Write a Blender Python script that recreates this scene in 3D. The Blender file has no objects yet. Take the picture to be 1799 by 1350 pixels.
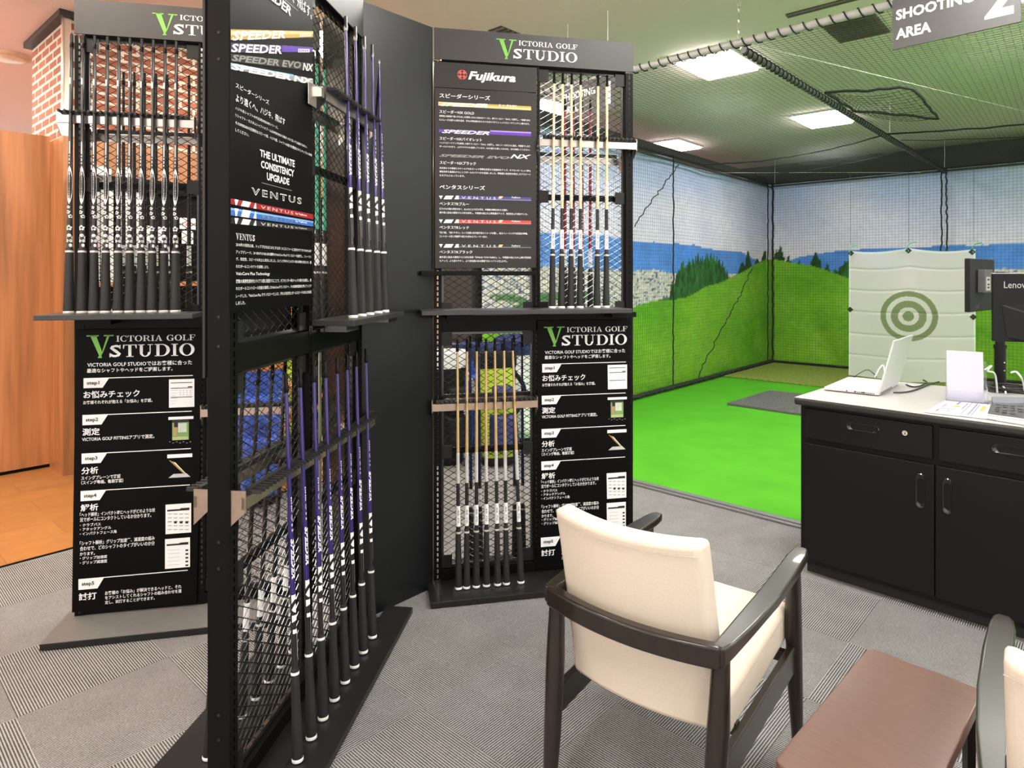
import bpy, bmesh, math, random
import numpy as np
from mathutils import Vector, Matrix, Quaternion
random.seed(7)
rng = np.random.default_rng(5)
SC = bpy.context.scene
COL = SC.collection
# ------------------------------------------------------------------ camera
F, CX, HZ, H = 1150.0, 899.5, 485.0, 1.43      # focal length in px, centre column, horizon row, eye height (m)
IW, IH = 1799.0, 1350.0
cam = bpy.data.cameras.new('camera')
cam.sensor_width = 36.0
cam.lens = F / IW * 36.0
cam.shift_y = (HZ - IH / 2) / IW
cam.clip_start = 0.05
co = bpy.data.objects.new('camera', cam)
COL.objects.link(co)
co.location = (0, 0, H)
co.rotation_euler = (math.pi / 2, 0, 0)
SC.camera = co
# ------------------------------------------------------------------ world, exposure
W = bpy.data.worlds.new('world')
SC.world = W
W.use_nodes = True
W.node_tree.nodes['Background'].inputs[0].default_value = (1.0, 0.97, 0.94, 1)
W.node_tree.nodes['Background'].inputs[1].default_value = 0.8
vs = SC.view_settings
vs.view_transform = 'Standard'
vs.look = 'None'
vs.gamma = 1.0
vs.use_curve_mapping = False
vs.exposure = 1.08
LAMP = 22.0                                       # strength of the ceiling panels
# ------------------------------------------------------------------ helpers


def fl(px, py, z=0.0):
    d = F * (H - z) / (py - HZ)
    return Vector(((px - CX) / F * d, d, z))


def at(px, py, d):
    return Vector(((px - CX) / F * d, d, H + (HZ - py) / F * d))


def srgb(r, g, b):
    f = lambda c: (c / 255 / 12.92) if c / 255 <= 0.04045 else ((c / 255 + 0.055) / 1.055) ** 2.4
    return (f(r), f(g), f(b))


MATS = {}


def mat(name, col, rough=0.5, metal=0.0, spec=0.5, var=0.06, nscale=30.0, bump=0.0, emit=0.0, coat=0.0, stretch=None):
    if name in MATS:
        return MATS[name]
    m = bpy.data.materials.new(name)
    m.use_nodes = True
    nt = m.node_tree
    b = nt.nodes['Principled BSDF']
    b.inputs['Roughness'].default_value = rough
    b.inputs['Metallic'].default_value = metal
    b.inputs['Specular IOR Level'].default_value = spec
    b.inputs['Coat Weight'].default_value = coat
    tc = nt.nodes.new('ShaderNodeTexCoord')
    n = nt.nodes.new('ShaderNodeTexNoise')
    n.inputs['Scale'].default_value = nscale
    n.inputs['Detail'].default_value = 4
    if stretch:
        mp = nt.nodes.new('ShaderNodeMapping')
        mp.inputs['Scale'].default_value = stretch
        nt.links.new(tc.outputs['Object'], mp.inputs[0])
        nt.links.new(mp.outputs[0], n.inputs['Vector'])
    else:
        nt.links.new(tc.outputs['Object'], n.inputs['Vector'])
    r = nt.nodes.new('ShaderNodeValToRGB')
    r.color_ramp.elements[0].position = 0.3
    r.color_ramp.elements[1].position = 0.7
    r.color_ramp.elements[0].color = (*[max(0, c * (1 - var)) for c in col], 1)
    r.color_ramp.elements[1].color = (*[min(1, c * (1 + var)) for c in col], 1)
    nt.links.new(n.outputs['Fac'], r.inputs[0])
    nt.links.new(r.outputs[0], b.inputs['Base Color'])
    if bump:
        bp = nt.nodes.new('ShaderNodeBump')
        bp.inputs['Strength'].default_value = bump
        bp.inputs['Distance'].default_value = 0.004
        nt.links.new(n.outputs['Fac'], bp.inputs['Height'])
        nt.links.new(bp.outputs[0], b.inputs['Normal'])
    if emit:
        nt.links.new(r.outputs[0], b.inputs['Emission Color'])
        b.inputs['Emission Strength'].default_value = emit
    MATS[name] = m
    return m


class MB:
    """collects shapes; build() links them as ONE mesh object"""

    def __init__(s):
        s.v, s.f, s.m = [], [], []

    def add(s, vs, fs, mi=0):
        o = len(s.v)
        s.v += [tuple(v) for v in vs]
        s.f += [tuple(i + o for i in f) for f in fs]
        s.m += [mi] * len(fs)
        return s

    def box(s, x0, x1, y0, y1, z0, z1, mi=0, M=None):
        vs = [Vector((x, y, z)) for z in (z0, z1) for y in (y0, y1) for x in (x0, x1)]
        if M is not None:
            vs = [M @ v for v in vs]
        return s.add(vs, [(0, 2, 3, 1), (4, 5, 7, 6), (0, 1, 5, 4), (2, 6, 7, 3), (0, 4, 6, 2), (1, 3, 7, 5)], mi)

    def hexa(s, c, mi=0):      # eight corners: 4 front (ccw), 4 back
        return s.add(c, [(0, 1, 2, 3), (7, 6, 5, 4), (0, 4, 5, 1), (1, 5, 6, 2), (2, 6, 7, 3), (3, 7, 4, 0)], mi)

    def quad(s, pts, mi=0):
        return s.add(pts, [tuple(range(len(pts)))], mi)

    def bar(s, p0, p1, w, h, up=(0, 0, 1), mi=0):
        p0, p1 = Vector(p0), Vector(p1)
        d = (p1 - p0).normalized()
        a = d.cross(Vector(up))
        if a.length < 1e-5:
            a = d.cross(Vector((1, 0, 0)))
        a.normalize()
        b = a.cross(d)
        vs = []
        for p in (p0, p1):
            for i, j in ((-1, -1), (1, -1), (1, 1), (-1, 1)):
                vs.append(p + a * (i * w / 2) + b * (j * h / 2))
        return s.add(vs, [(3, 2, 1, 0), (4, 5, 6, 7), (0, 1, 5, 4), (1, 2, 6, 5), (2, 3, 7, 6), (3, 0, 4, 7)], mi)

    def tube(s, pts, r, n=8, mi=0, cap=True):
        pts = [Vector(p) for p in pts]
        rs = r if isinstance(r, (list, tuple)) else [r] * len(pts)
        o = len(s.v)
        prev = None
        k = len(pts)
        for i, p in enumerate(pts):
            t = (pts[min(i + 1, k - 1)] - pts[max(i - 1, 0)]).normalized()
            if prev is None:
                a = t.cross(Vector((0, 0, 1)))
                if a.length < 1e-4:
                    a = t.cross(Vector((0, 1, 0)))
            else:
                a = prev - t * prev.dot(t)
            a.normalize()
            prev = a
            b = t.cross(a)
            for j in range(n):
                an = 2 * math.pi * j / n
                s.v.append(tuple(p + a * (math.cos(an) * rs[i]) + b * (math.sin(an) * rs[i])))
        for i in range(k - 1):
            for j in range(n):
                q = (j + 1) % n
                s.f.append((o + i * n + j, o + i * n + q, o + (i + 1) * n + q, o + (i + 1) * n + j))
                s.m.append(mi)
        if cap:
            s.f.append(tuple(o + j for j in reversed(range(n))))
            s.f.append(tuple(o + (k - 1) * n + j for j in range(n)))
            s.m += [mi, mi]
        return s

    def lathe(s, prof, n=16, c=(0, 0, 0), sx=1.0, sy=1.0, mi=None, cap=True):
        """prof: (r, z[, material])"""
        o = len(s.v)
        for p in prof:
            for j in range(n):
                a = 2 * math.pi * j / n
                s.v.append((c[0] + p[0] * sx * math.cos(a), c[1] + p[0] * sy * math.sin(a), c[2] + p[1]))
        for i in range(len(prof) - 1):
            m_ = mi if mi is not None else (prof[i][2] if len(prof[i]) > 2 else 0)
            for j in range(n):
                q = (j + 1) % n
                s.f.append((o + i * n + j, o + i * n + q, o + (i + 1) * n + q, o + (i + 1) * n + j))
                s.m.append(m_)
        if cap:
            s.f.append(tuple(o + j for j in reversed(range(n))))
            s.f.append(tuple(o + (len(prof) - 1) * n + j for j in range(n)))
            s.m += [mi or 0, mi if mi is not None else (prof[-1][2] if len(prof[-1]) > 2 else 0)]
        return s

    def build(s, name, mats, parent=None, bevel=0.0, seg=2, smooth=False, mtx=None, sub=0):
        me = bpy.data.meshes.new(name)
        me.from_pydata(s.v, [], s.f)
        if not isinstance(mats, (list, tuple)):
            mats = [mats]
        for m in mats:
            me.materials.append(m)
        if len(mats) > 1:
            me.polygons.foreach_set('material_index', s.m)
        if smooth:
            me.polygons.foreach_set('use_smooth', [True] * len(me.polygons))
            me.set_sharp_from_angle(angle=math.radians(42))
        me.update()
        o = bpy.data.objects.new(name, me)
        COL.objects.link(o)
        if bevel:
            b = o.modifiers.new('bevel', 'BEVEL')
            b.width = bevel
            b.segments = seg
            b.limit_method = 'ANGLE'
            b.angle_limit = math.radians(40)
        if sub:
            u = o.modifiers.new('sub', 'SUBSURF')
            u.levels = u.render_levels = sub
        if mtx is not None:
            o.matrix_world = mtx
        if parent is not None:
            o.parent = parent
        return o


def tag(o, label, cat, group=None, kind=None):
    o['label'] = label
    o['category'] = cat
    if group:
        o['group'] = group
    if kind:
        o['kind'] = kind
    return o


def struct(o):
    o['kind'] = 'structure'
    return o


def thing(name, label, cat, mtx=None, group=None):
    o = bpy.data.objects.new(name, None)
    o.empty_display_size = 0.05
    COL.objects.link(o)
    if mtx is not None:
        o.matrix_world = mtx
    return tag(o, label, cat, group)


def copy_tree(o, mtx, label=None, group=None):
    c = o.copy()
    COL.objects.link(c)
    c.matrix_world = mtx
    if label:
        c['label'] = label
    if group:
        c['group'] = group
    for ch in KIDS[o.name]:
        d = ch.copy()
        COL.objects.link(d)
        d.parent = c
        for g in KIDS.get(ch.name, ()):
            e = g.copy()
            COL.objects.link(e)
            e.parent = d
    return c


KIDS = {}


def reg(o):
    """remember the parts and sub-parts of a thing for copy_tree"""
    for x in COL.objects:
        if x.parent is not None:
            k = KIDS.setdefault(x.parent.name, [])
            if x not in k:
                k.append(x)
    KIDS.setdefault(o.name, [])


class Fr:
    """upright plane: O on the floor at its left end, U along it, N towards the viewer; local x=U, y=-N, z up"""

    def __init__(s, ox, oy, ux, uy):
        l = math.hypot(ux, uy)
        s.O = Vector((ox, oy, 0))
        s.U = Vector((ux / l, uy / l, 0))
        s.N = Vector((uy / l, -ux / l, 0))
        s.M = Matrix.Translation(s.O) @ Matrix(((s.U.x, -s.N.x, 0, 0), (s.U.y, -s.N.y, 0, 0), (0, 0, 1, 0), (0, 0, 0, 1)))

    def uz(s, px, py, off=0.0):
        r = Vector(((px - CX) / F, 1, (HZ - py) / F))
        c = Vector((0, 0, H))
        k = (off - (c - s.O).dot(s.N)) / r.dot(s.N)
        p = c + r * k
        return (p - s.O).dot(s.U), p.z

    def u(s, px, off=0.0):
        return s.uz(px, HZ, off)[0]

    def P(s, u, off, z):
        return s.O + s.U * u + s.N * off + Vector((0, 0, z))

    def T(s, u, off, z):
        return s.M @ Matrix.Translation((u, -off, z))


# ------------------------------------------------------------------ lettering
_tc = {}


def glyphs(body, bold=0.0, shear=0.0, space=1.0):
    key = (body, bold, shear, space)
    if key in _tc:
        return _tc[key]
    cu = bpy.data.curves.new('lettering', 'FONT')
    cu.body = body
    cu.size = 1.0
    cu.resolution_u = 2
    cu.offset = bold
    cu.shear = shear
    cu.space_character = space
    o = bpy.data.objects.new('lettering', cu)
    COL.objects.link(o)
    dg = bpy.context.evaluated_depsgraph_get()
    dg.update()
    me = bpy.data.meshes.new_from_object(o.evaluated_get(dg))
    vs = np.array([v.co[:2] for v in me.vertices]) if len(me.vertices) else np.zeros((1, 2))
    fs = [tuple(p.vertices) for p in me.polygons]
    bpy.data.objects.remove(o)
    bpy.data.curves.remove(cu)
    bpy.data.meshes.remove(me)
    lo, hi = vs.min(0), vs.max(0)
    vs = (vs - lo) / np.maximum(hi - lo, 1e-6)
    _tc[key] = (vs, fs)
    return _tc[key]


def _ring(cx, cy, rx, ry, ix, iy, a0, a1, n=22):
    vs, fs = [], []
    for i in range(n + 1):
        a = math.radians(a0 + (a1 - a0) * i / n)
        vs += [(cx + rx * math.cos(a), cy + ry * math.sin(a)), (cx + ix * math.cos(a), cy + iy * math.sin(a))]
    for i in range(n):
        fs.append((2 * i, 2 * i + 2, 2 * i + 3, 2 * i + 1))
    return vs, fs


def _poly(*p):
    return list(p), [tuple(range(len(p)))]


def _r(x0, y0, x1, y1):
    return _poly((x0, y0), (x1, y0), (x1, y1), (x0, y1))


def serif(ch):
    """slab-serif capitals, unit height; returns width and polygons"""
    t = 0.055
    L = []
    if ch == 'I':
        return 0.40, [_r(0.11, 0, 0.29, 1), _r(0, 0, 0.4, t), _r(0, 1 - t, 0.4, 1)]
    if ch == 'V':
        return 0.98, [_poly((0.12, 1), (0.34, 1), (0.58, 0.2), (0.49, 0)), _poly((0.49, 0), (0.58, 0.2), (0.84, 1), (0.75, 1)),
                      _poly((0.40, 0), (0.56, 0), (0.50, 0.2)), _r(0, 1 - t, 0.44, 1), _r(0.62, 1 - t, 0.98, 1)]
    if ch == 'C':
        return 0.82, [_ring(0.46, 0.5, 0.46, 0.52, 0.27, 0.45, 48, 312), _r(0.72, 0.66, 0.78, 1.0), _poly((0.70, 0.12), (0.80, 0.28), (0.76, 0.30), (0.6, 0.10))]
    if ch == 'G':
        return 0.92, [_ring(0.46, 0.5, 0.46, 0.52, 0.27, 0.45, 48, 300), _r(0.72, 0.66, 0.78, 1.0), _r(0.64, 0.02, 0.82, 0.44), _r(0.52, 0.40, 0.92, 0.46)]
    if ch == 'O':
        return 0.92, [_ring(0.46, 0.5, 0.46, 0.52, 0.26, 0.46, 0, 360, 32)]
    if ch == 'D':
        return 0.90, [_r(0.1, 0, 0.28, 1), _r(0, 0, 0.42, t), _r(0, 1 - t, 0.42, 1), _ring(0.42, 0.5, 0.48, 0.5, 0.28, 0.5 - t, -90, 90)]
    if ch == 'T':
        return 0.80, [_r(0.31, 0, 0.49, 1), _r(0.18, 0, 0.62, t), _r(0, 1 - t, 0.8, 1), _poly((0, 0.68), (0.05, 0.68), (0.1, 0.95), (0, 0.95)), _poly((0.75, 0.68), (0.8, 0.68), (0.8, 0.95), (0.7, 0.95))]
    if ch == 'L':
        return 0.76, [_r(0.1, 0, 0.28, 1), _r(0, 0, 0.74, t), _r(0, 1 - t, 0.4, 1), _poly((0.68, 0), (0.76, 0), (0.76, 0.34), (0.71, 0.34))]
    if ch == 'F':
        return 0.74, [_r(0.1, 0, 0.28, 1), _r(0, 0, 0.42, t), _r(0, 1 - t, 0.72, 1), _r(0.28, 0.48, 0.52, 0.54), _r(0.5, 0.36, 0.55, 0.66), _poly((0.69, 0.68), (0.74, 0.68), (0.74, 1), (0.66, 1))]
    if ch == 'U':
        return 0.90, [_r(0.1, 0.34, 0.28, 1), _r(0, 1 - t, 0.38, 1), _r(0.68, 0.34, 0.74, 1), _r(0.56, 1 - t, 0.88, 1), _ring(0.42, 0.36, 0.32, 0.38, 0.26 - 0.10, 0.30, 180, 360), _r(0.1, 0.3, 0.27, 0.37)]
    if ch == 'R':
        return 0.92, [_r(0.1, 0, 0.28, 1), _r(0, 0, 0.4, t), _r(0, 1 - t, 0.45, 1), _r(0.28, 0.45, 0.45, 0.5), _ring(0.45, 0.725, 0.32, 0.275, 0.14, 0.22, -90, 90), _poly((0.42, 0.48), (0.58, 0.47), (0.86, 0.03), (0.68, 0)), _r(0.68, 0, 0.92, t)]
    if ch == 'A':
        return 0.94, [_poly((0.42, 1), (0.52, 1), (0.86, 0), (0.64, 0)), _poly((0.42, 1), (0.47, 0.9), (0.18, 0), (0.10, 0)), _r(0.24, 0.3, 0.68, 0.35), _r(0, 0, 0.30, t), _r(0.54, 0, 0.94, t)]
    if ch == 'N':
        return 0.98, [_r(0.12, 0, 0.18, 1), _poly((0.06, 1), (0.28, 1), (0.86, 0.0), (0.78, 0)), _r(0.78, 0, 0.85, 1), _r(0, 0, 0.3, t), _r(0.66, 1 - t, 0.98, 1), _r(0, 1 - t, 0.28, 1)]
    if ch == 'E':
        return 0.78, [_r(0.1, 0, 0.28, 1), _r(0, 0, 0.76, t), _r(0, 1 - t, 0.74, 1), _r(0.28, 0.48, 0.54, 0.54), _poly((0.7, 0), (0.78, 0), (0.78, 0.33), (0.73, 0.33)), _poly((0.7, 0.68), (0.75, 0.68), (0.75, 1), (0.68, 1)), _r(0.51, 0.38, 0.56, 0.64)]
    if ch == 'S':
        vs, fs = glyphs('S', 0.02)
        L = [([(0.02 + x * 0.64, y) for x, y in vs], fs), _r(0.0, 0.0, 0.06, 0.33), _r(0.58, 0.67, 0.64, 1.0)]
        return 0.70, L
    return 0.36, []


def serif_line(body, gap=0.08):
    x, vs, fs = 0.0, [], []
    for ch in body:
        w, ps = serif(ch)
        for pv, pf in ps:
            o = len(vs)
            vs += [(x + a, b) for a, b in pv]
            fs += [tuple(i + o for i in f) for f in pf]
        x += w + gap
    v = np.array(vs)
    lo, hi = v.min(0), v.max(0)
    v = (v - lo) / (hi - lo)
    return v, fs


class Board:
    """flat printed board on an upright frame; marks are laid on it and become its lettering part"""

    def __init__(s, name, fr, off, corners, thick, m, label=None, cat=None, parent=None, mapping=None, eps=0.0012):
        s.fr, s.off = fr, off
        s.map = mapping or (lambda x, y: (x, y))
        s.uvs = [fr.uz(x, y, off) for x, y in corners]     # TL, TR, BR, BL
        s.u0 = (s.uvs[0][0] + s.uvs[1][0]) / 2
        s.z0 = min(s.uvs[2][1], s.uvs[3][1])
        b = MB()
        f4 = [Vector((u - s.u0, 0, z - s.z0)) for u, z in (s.uvs[3], s.uvs[2], s.uvs[1], s.uvs[0])]
        k4 = [p + Vector((0, thick, 0)) for p in f4]
        b.hexa(f4 + k4)
        M = Matrix.Translation((s.u0, -off, s.z0))
        if parent is None:
            s.o = b.build(name, m, None, bevel=0.0015, mtx=fr.M @ M)
            tag(s.o, label, cat)
        else:
            s.o = b.build(name, m, parent, bevel=0.0015)
            s.o.location = M.translation
        s.mb = MB()
        s.mats = []
        s.eps = eps

    def mi(s, m):
        if m not in s.mats:
            s.mats.append(m)
        return s.mats.index(m)

    def loc(s, x, y, lift=1.0):
        x, y = s.map(x, y)
        u, z = s.fr.uz(x, y, s.off)
        return (u - s.u0, -s.eps * lift, z - s.z0)

    def q(s, pts, m, lift=1.0):
        s.mb.quad([s.loc(x, y, lift) for x, y in pts], s.mi(m))

    def level(s, x0, y, x1):
        """row at x1 of the level line through (x0, y)"""
        x0, y = s.map(x0, y)
        u, z = s.fr.uz(x0, y, s.off)
        x1, _ = s.map(x1, y)
        u1 = s.fr.u(x1, s.off)
        p = s.fr.P(u1, s.off, z)
        return x1, HZ - F * (z - H) / p.y

    def put(s, vf, x0, yt, x1, yb, m, y1t=None, y1b=None, lift=1.5):
        """lettering boxed by its left edge (x0, yt..yb) and right column x1, level unless y1t/y1b give the right edge"""
        vs, fs = vf
        A = s.loc(x0, yt)
        D = s.loc(x0, yb)
        if y1t is None:
            x1m, _ = s.map(x1, yt)
            u1 = s.fr.u(x1m, s.off) - s.u0
            B, C = (u1, 0, A[2]), (u1, 0, D[2])
        else:
            B, C = s.loc(x1, y1t), s.loc(x1, y1b)
        out = []
        for x, y in vs:
            u = D[0] * (1 - x) * (1 - y) + C[0] * x * (1 - y) + B[0] * x * y + A[0] * (1 - x) * y
            z = D[2] * (1 - x) * (1 - y) + C[2] * x * (1 - y) + B[2] * x * y + A[2] * (1 - x) * y
            out.append((u, -s.eps * lift, z))
        s.mb.add(out, fs, s.mi(m))

    def t(s, body, x0, yt, x1, yb, m, bold=0.0, shear=0.0, space=1.0, y1t=None, y1b=None, lift=1.5):
        s.put(glyphs(body, bold, shear, space), x0, yt, x1, yb, m, y1t, y1b, lift)

    def se(s, body, x0, yt, x1, yb, m, **k):
        s.put(serif_line(body), x0, yt, x1, yb, m, **k)

    def done(s, name='lettering'):
        if s.mb.v:
            return s.mb.build(name, s.mats, s.o)


# ------------------------------------------------------------------ materials
BLK = mat('black_metal', (0.0035, 0.0032, 0.003), 0.40, 0.0, 0.14)
HDR = mat('header_board', (0.040, 0.037, 0.036), 0.45, 0.0, 0.5)
PST = mat('poster_black', (0.0025, 0.0022, 0.002), 0.45, 0.0, 0.1)
PSG = mat('poster_charcoal', (0.022, 0.019, 0.017), 0.42, 0.0, 0.4)
SLATE = mat('slate_panel', (0.0065, 0.0075, 0.008), 0.34, 0.0, 0.4)
MESHM = mat('expanded_metal', (0.02, 0.02, 0.02), 0.18, 0.0, 0.9)
BRONZ = mat('bronzed_steel', (0.58, 0.44, 0.35), 0.32, 1.0)
SILV = mat('brushed_steel', (0.62, 0.58, 0.53), 0.28, 1.0)
CHROME = mat('chrome', (0.8, 0.8, 0.8), 0.12, 1.0)
RUB = mat('rubber_comb', (0.015, 0.015, 0.015), 0.55)
WHT = mat('white_print', (0.86, 0.86, 0.85), 0.5, var=0.01)
GRN = mat('logo_green', (0.20, 0.52, 0.08), 0.5, var=0.02)
GREY = mat('grey_print', (0.30, 0.29, 0.28), 0.5)
GOLD = mat('gold_print', (0.55, 0.34, 0.06), 0.4)
GOLDL = mat('gold_light_print', (0.75, 0.58, 0.26), 0.4)
VIOL = mat('violet_print', (0.12, 0.035, 0.42), 0.4)
CYAN = mat('cyan_print', (0.18, 0.55, 0.70), 0.4)
RED = mat('red_print', (0.35, 0.012, 0.02), 0.4)
REDL = mat('coral_print', (0.62, 0.10, 0.08), 0.4)
BLUEP = mat('blue_print', (0.04, 0.16, 0.55), 0.4)
INK = mat('black_ink', (0.01, 0.01, 0.01), 0.5)
GRIP = mat('grip_rubber', (0.011, 0.011, 0.0105), 0.62, nscale=400, bump=0.3)
GBLK = mat('shaft_black', (0.012, 0.011, 0.010), 0.25, coat=0.4)
PURP = mat('shaft_purple', (0.022, 0.011, 0.13), 0.22, coat=0.6)
SGOLD = mat('shaft_gold', (0.62, 0.42, 0.20), 0.25, 0.3, coat=0.5)
SGOLDL = mat('shaft_pale_gold', (0.72, 0.58, 0.34), 0.25, 0.2, coat=0.5)
GUN = mat('gunmetal', (0.25, 0.25, 0.25), 0.35, 1.0)
SSIL = mat('shaft_silver', (0.62, 0.60, 0.57), 0.3, 0.2)
SRED = mat('shaft_red', (0.30, 0.01, 0.015), 0.25, coat=0.5)
SNAVY = mat('shaft_navy', (0.008, 0.018, 0.10), 0.3, coat=0.5)
SGREEN = mat('shaft_green', (0.05, 0.42, 0.26), 0.3, coat=0.5)
LEATH = mat('cream_leather', (0.70, 0.61, 0.50), 0.42, nscale=180, bump=0.12, var=0.02)
WENGE = mat('dark_wood', (0.016, 0.010, 0.007), 0.28, coat=0.25, nscale=20, stretch=(1, 12, 1), var=0.25)
TABLE = mat('walnut_veneer', (0.132, 0.066, 0.050), 0.28, nscale=12, stretch=(1.6, 16, 4), var=0.10)
DESKB = mat('desk_black_steel', (0.0065, 0.0065, 0.006), 0.42, spec=0.25)
DESKT = mat('desk_top_laminate', (0.43, 0.42, 0.40), 0.42, var=0.02)
PAPER = mat('paper', (0.66, 0.66, 0.70), 0.6, var=0.01)
LAPT = mat('laptop_white', (0.62, 0.62, 0.62), 0.35, var=0.01)
PLAST = mat('black_plastic', (0.006, 0.006, 0.006), 0.5, spec=0.25)
CABLE = mat('black_cable', (0.012, 0.012, 0.012), 0.5)
WCAB = mat('white_cable', (0.75, 0.75, 0.75), 0.5)
NETM = mat('net_cord', (0.022, 0.026, 0.022), 0.7)
ROPE = mat('net_rope', (0.012, 0.013, 0.012), 0.8)
PIPE = mat('grey_pipe', (0.42, 0.41, 0.38), 0.4)
DWALL = mat('dark_wall_paint', (0.045, 0.042, 0.040), 0.7)
TURF = mat('green_turf', (0.082, 0.37, 0.020), 0.85, nscale=3.0, var=0.08, spec=0.1)
TURF2 = mat('olive_turf', (0.22, 0.27, 0.06), 0.9, nscale=25.0, var=0.25, bump=0.6, spec=0.1)
MATG = mat('hitting_mat_rubber', (0.10, 0.10, 0.10), 0.6)
SIGNG = mat('sign_grey', (0.085, 0.083, 0.082), 0.35)
CEIL = mat('ceiling_plaster', (0.90, 0.72, 0.70), 0.9, nscale=120, bump=0.25, var=0.04)
WOODP = mat('wood_panel', (0.42, 0.18, 0.07), 0.4, nscale=2.2, stretch=(9, 9, 0.5), var=0.30)
LIGHTM = mat('light_diffuser', (1.0, 0.97, 0.92), 0.5, emit=LAMP, var=0.0)
LIGHTW = mat('light_diffuser_warm', (1.0, 0.86, 0.71), 0.5, emit=LAMP, var=0.0)
LFRAME = mat('light_frame', (0.8, 0.8, 0.78), 0.4)
BEIGE = mat('beige_plaster', (0.72, 0.55, 0.42), 0.8)
GRILLE = mat('dark_grille', (0.06, 0.055, 0.04), 0.6)


def acrylic():
    m = bpy.data.materials.new('clear_acrylic')
    m.use_nodes = True
    b = m.node_tree.nodes['Principled BSDF']
    b.inputs['Base Color'].default_value = (0.95, 0.96, 1, 1)
    b.inputs['Roughness'].default_value = 0.05
    b.inputs['Transmission Weight'].default_value = 0.95
    b.inputs['IOR'].default_value = 1.3
    return m


ACR = acrylic()


def cloth_mat():
    m = bpy.data.materials.new('target_cloth')
    m.use_nodes = True
    nt = m.node_tree
    b = nt.nodes['Principled BSDF']
    b.inputs['Roughness'].default_value = 0.8
    at_ = nt.nodes.new('ShaderNodeAttribute')
    at_.attribute_name = 'Col'
    nt.links.new(at_.outputs['Color'], b.inputs['Base Color'])
    tr = nt.nodes.new('ShaderNodeBsdfTranslucent')
    nt.links.new(at_.outputs['Color'], tr.inputs[0])
    tp = nt.nodes.new('ShaderNodeBsdfTransparent')
    m1 = nt.nodes.new('ShaderNodeMixShader')
    m1.inputs[0].default_value = 0.35
    nt.links.new(b.outputs[0], m1.inputs[1])
    nt.links.new(tr.outputs[0], m1.inputs[2])
    m2 = nt.nodes.new('ShaderNodeMixShader')
    m2.inputs[0].default_value = 0.10
    nt.links.new(m1.outputs[0], m2.inputs[1])
    nt.links.new(tp.outputs[0], m2.inputs[2])
    nt.links.new(m2.outputs[0], nt.nodes['Material Output'].inputs[0])
    return m


def vcol_mat(name, rough=0.7):
    m = bpy.data.materials.new(name)
    m.use_nodes = True
    nt = m.node_tree
    b = nt.nodes['Principled BSDF']
    b.inputs['Roughness'].default_value = rough
    b.inputs['Specular IOR Level'].default_value = 0.25
    a = nt.nodes.new('ShaderNodeAttribute')
    a.attribute_name = 'Col'
    n = nt.nodes.new('ShaderNodeTexNoise')
    n.inputs['Scale'].default_value = 14
    n.inputs['Detail'].default_value = 6
    r = nt.nodes.new('ShaderNodeMapRange')
    r.inputs[3].default_value = 0.82
    r.inputs[4].default_value = 1.18
    x = nt.nodes.new('ShaderNodeVectorMath')
    x.operation = 'SCALE'
    tc = nt.nodes.new('ShaderNodeTexCoord')
    nt.links.new(tc.outputs['Object'], n.inputs['Vector'])
    nt.links.new(n.outputs['Fac'], r.inputs[0])
    nt.links.new(a.outputs['Color'], x.inputs[0])
    nt.links.new(r.outputs[0], x.inputs['Scale'])
    nt.links.new(x.outputs[0], b.inputs['Base Color'])
    return m


BAX = math.atan2(0.733, 0.68)       # heading of the room's long axis


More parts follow.
